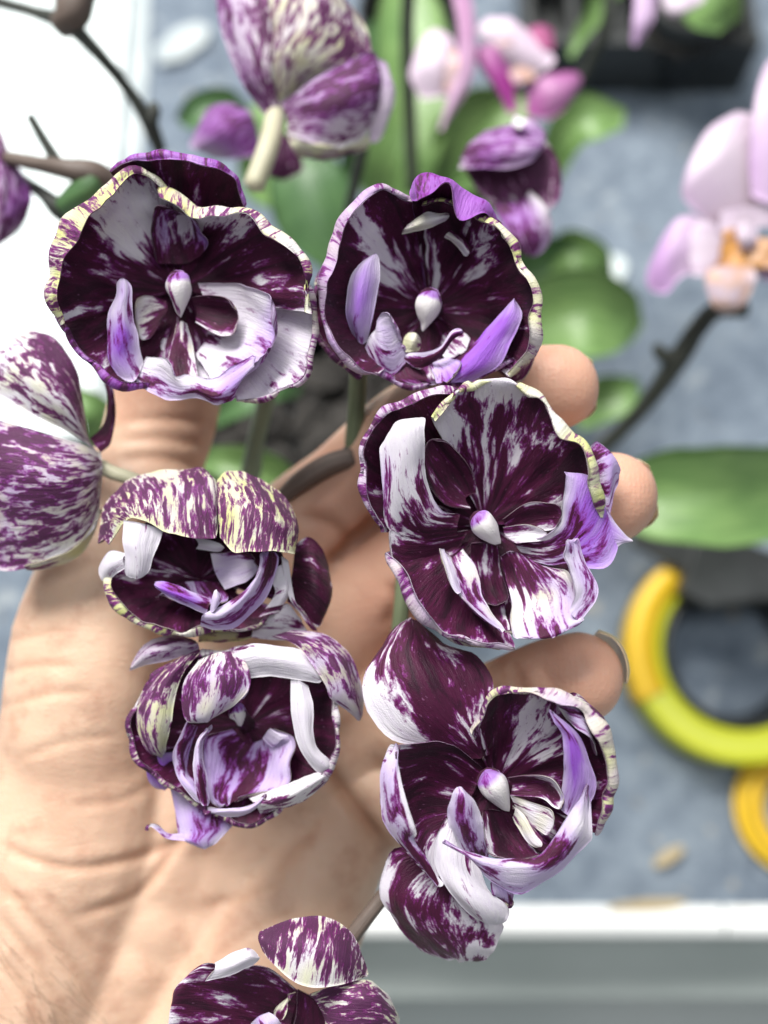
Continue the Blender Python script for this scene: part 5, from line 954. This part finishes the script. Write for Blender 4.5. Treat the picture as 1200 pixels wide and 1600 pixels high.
f.free('sepal', [[(335, -40, 3, 5), (380, -40, 4, 6), (425, -40, 3, 5)], [(368, 120, 4, 6), (410, 120, 5, 6), (445, 120, 4, 5)], [(360, 300, 4, 5), (400, 300, 5, 5), (445, 290, 4, 5)], [(320, 450, 3, 5), (350, 460, 4, 4), (405, 420, 3, 4)], [(278, 595, 1, 3), (295, 592, 1, 3), (320, 560, 1, 3)]], lift=3)
Zq = (850, 0, 2.286)
f = Flower('orchid_flower', 'pale pink orchid bloom with an orange throat at the right edge', .31, Zq, M_PALE, center=(1150, 390))
f.free('petal', [[(640, 830, 1, 1), (700, 840, 1, 1), (790, 800, 1, 2)], [(505, 722, 4, 3), (640, 640, 6, 1), (775, 620, 4, 1)], [(500, 630, 5, 2), (640, 540, 7, 0), (765, 490, 4, 1)], [(570, 480, 3, 1), (680, 450, 5, 1), (758, 438, 2, 1)], [(660, 405, 1, 1), (710, 398, 1, 1), (760, 410, 1, 1)]], tip=.7)
f.free('petal', [[(740, 700, 6, 5), (800, 725, 7, 4), (900, 725, 5, 3)], [(733, 560, 7, 6), (830, 540, 9, 3), (960, 560, 6, 2)], [(748, 380, 7, 2), (840, 360, 9, 1), (970, 400, 6, 1)], [(773, 280, 5, 2), (840, 240, 6, 1), (930, 280, 4, 1)], [(800, 213, 3, 2), (840, 198, 3, 1), (880, 218, 2, 1)]], lift=1.5)
f.free('sepal', [[(660, 820, 2, 1), (660, 880, 2, 1), (640, 960, 2, 1)], [(510, 765, 3, 3), (490, 870, 5, 4), (500, 985, 3, 4)], [(430, 835, 2, 6), (420, 930, 4, 7), (440, 1045, 2, 7)], [(368, 970, 0, 6), (362, 1000, 0, 7), (378, 1040, 0, 6)]], lift=.5)
f.free('petal', [[(700, 850, 4, 1), (690, 900, 4, 1), (700, 965, 4, 2)], [(600, 788, 5, 1), (580, 880, 5, 0), (570, 985, 5, 1)], [(540, 788, 4, 1), (512, 870, 4, 1), (526, 985, 4, 2)]], lift=.7, tip=.85)
f.free('petal', [[(630, 750, 5, 1), (720, 735, 6, 1), (850, 730, 6, 1)], [(615, 835, 5, 1), (720, 815, 5, 0), (860, 805, 5, 1)]], lift=1)
f.free('lip', [[(640, 825, 5, 80), (700, 815, 6, 22), (780, 850, 7, 10), (850, 850, 5, 10)], [(628, 900, 7, 70), (700, 880, 5, 10), (780, 900, 8, 0), (860, 900, 7, 20)], [(598, 975, 8, 90), (690, 960, 9, 60), (780, 955, 8, 10), (860, 965, 8, 20)]], lift=1.5, yl=.8, ruffle=1.5)
f.free('column', [[(690, 800, 6, 0), (720, 790, 8, 0), (760, 800, 6, 0)], [(690, 850, 8, 1), (720, 850, 10, 0), (760, 850, 8, 1)], [(700, 890, 7, 2), (720, 895, 8, 1), (745, 890, 7, 2)]], lift=3)
f.free('lip', [[(585, 955, 7, 50), (660, 945, 8, 30), (745, 955, 7, 20)], [(575, 1010, 8, 20), (660, 1010, 9, 10), (755, 1000, 8, 10)], [(598, 1085, 7, 10), (660, 1085, 8, 0), (722, 1082, 7, 0)], [(620, 1113, 5, 0), (660, 1118, 5, 0), (700, 1108, 5, 0)]], lift=3, yl=.22)
f.free('sepal', [[(750, 960, 6, 3), (800, 940, 6, 4), (870, 920, 6, 4)], [(780, 1005, 5, 5), (830, 1005, 5, 5), (890, 985, 5, 5)]])
f = Flower('orchid_flower', 'pale bloom cut off by the top edge near the right corner', .35, Zq, M_PALE, center=(1020, -10))
f.free('sepal', [[(325, -30, 2, 5), (370, -30, 3, 4), (402, -30, 2, 5)], [(318, 80, 2, 6), (350, 80, 3, 4), (388, 70, 2, 5)], [(310, 152, 0, 6), (325, 163, 0, 6), (347, 142, 0, 6)]])
f.free('petal', [[(415, -40, 2, 0), (500, -45, 3, 0), (575, -30, 2, 0)], [(428, 25, 3, 0), (500, 30, 4, 0), (565, 8, 3, 0)], [(448, 56, 2, 1), (480, 62, 2, 1), (522, 42, 2, 1)]])
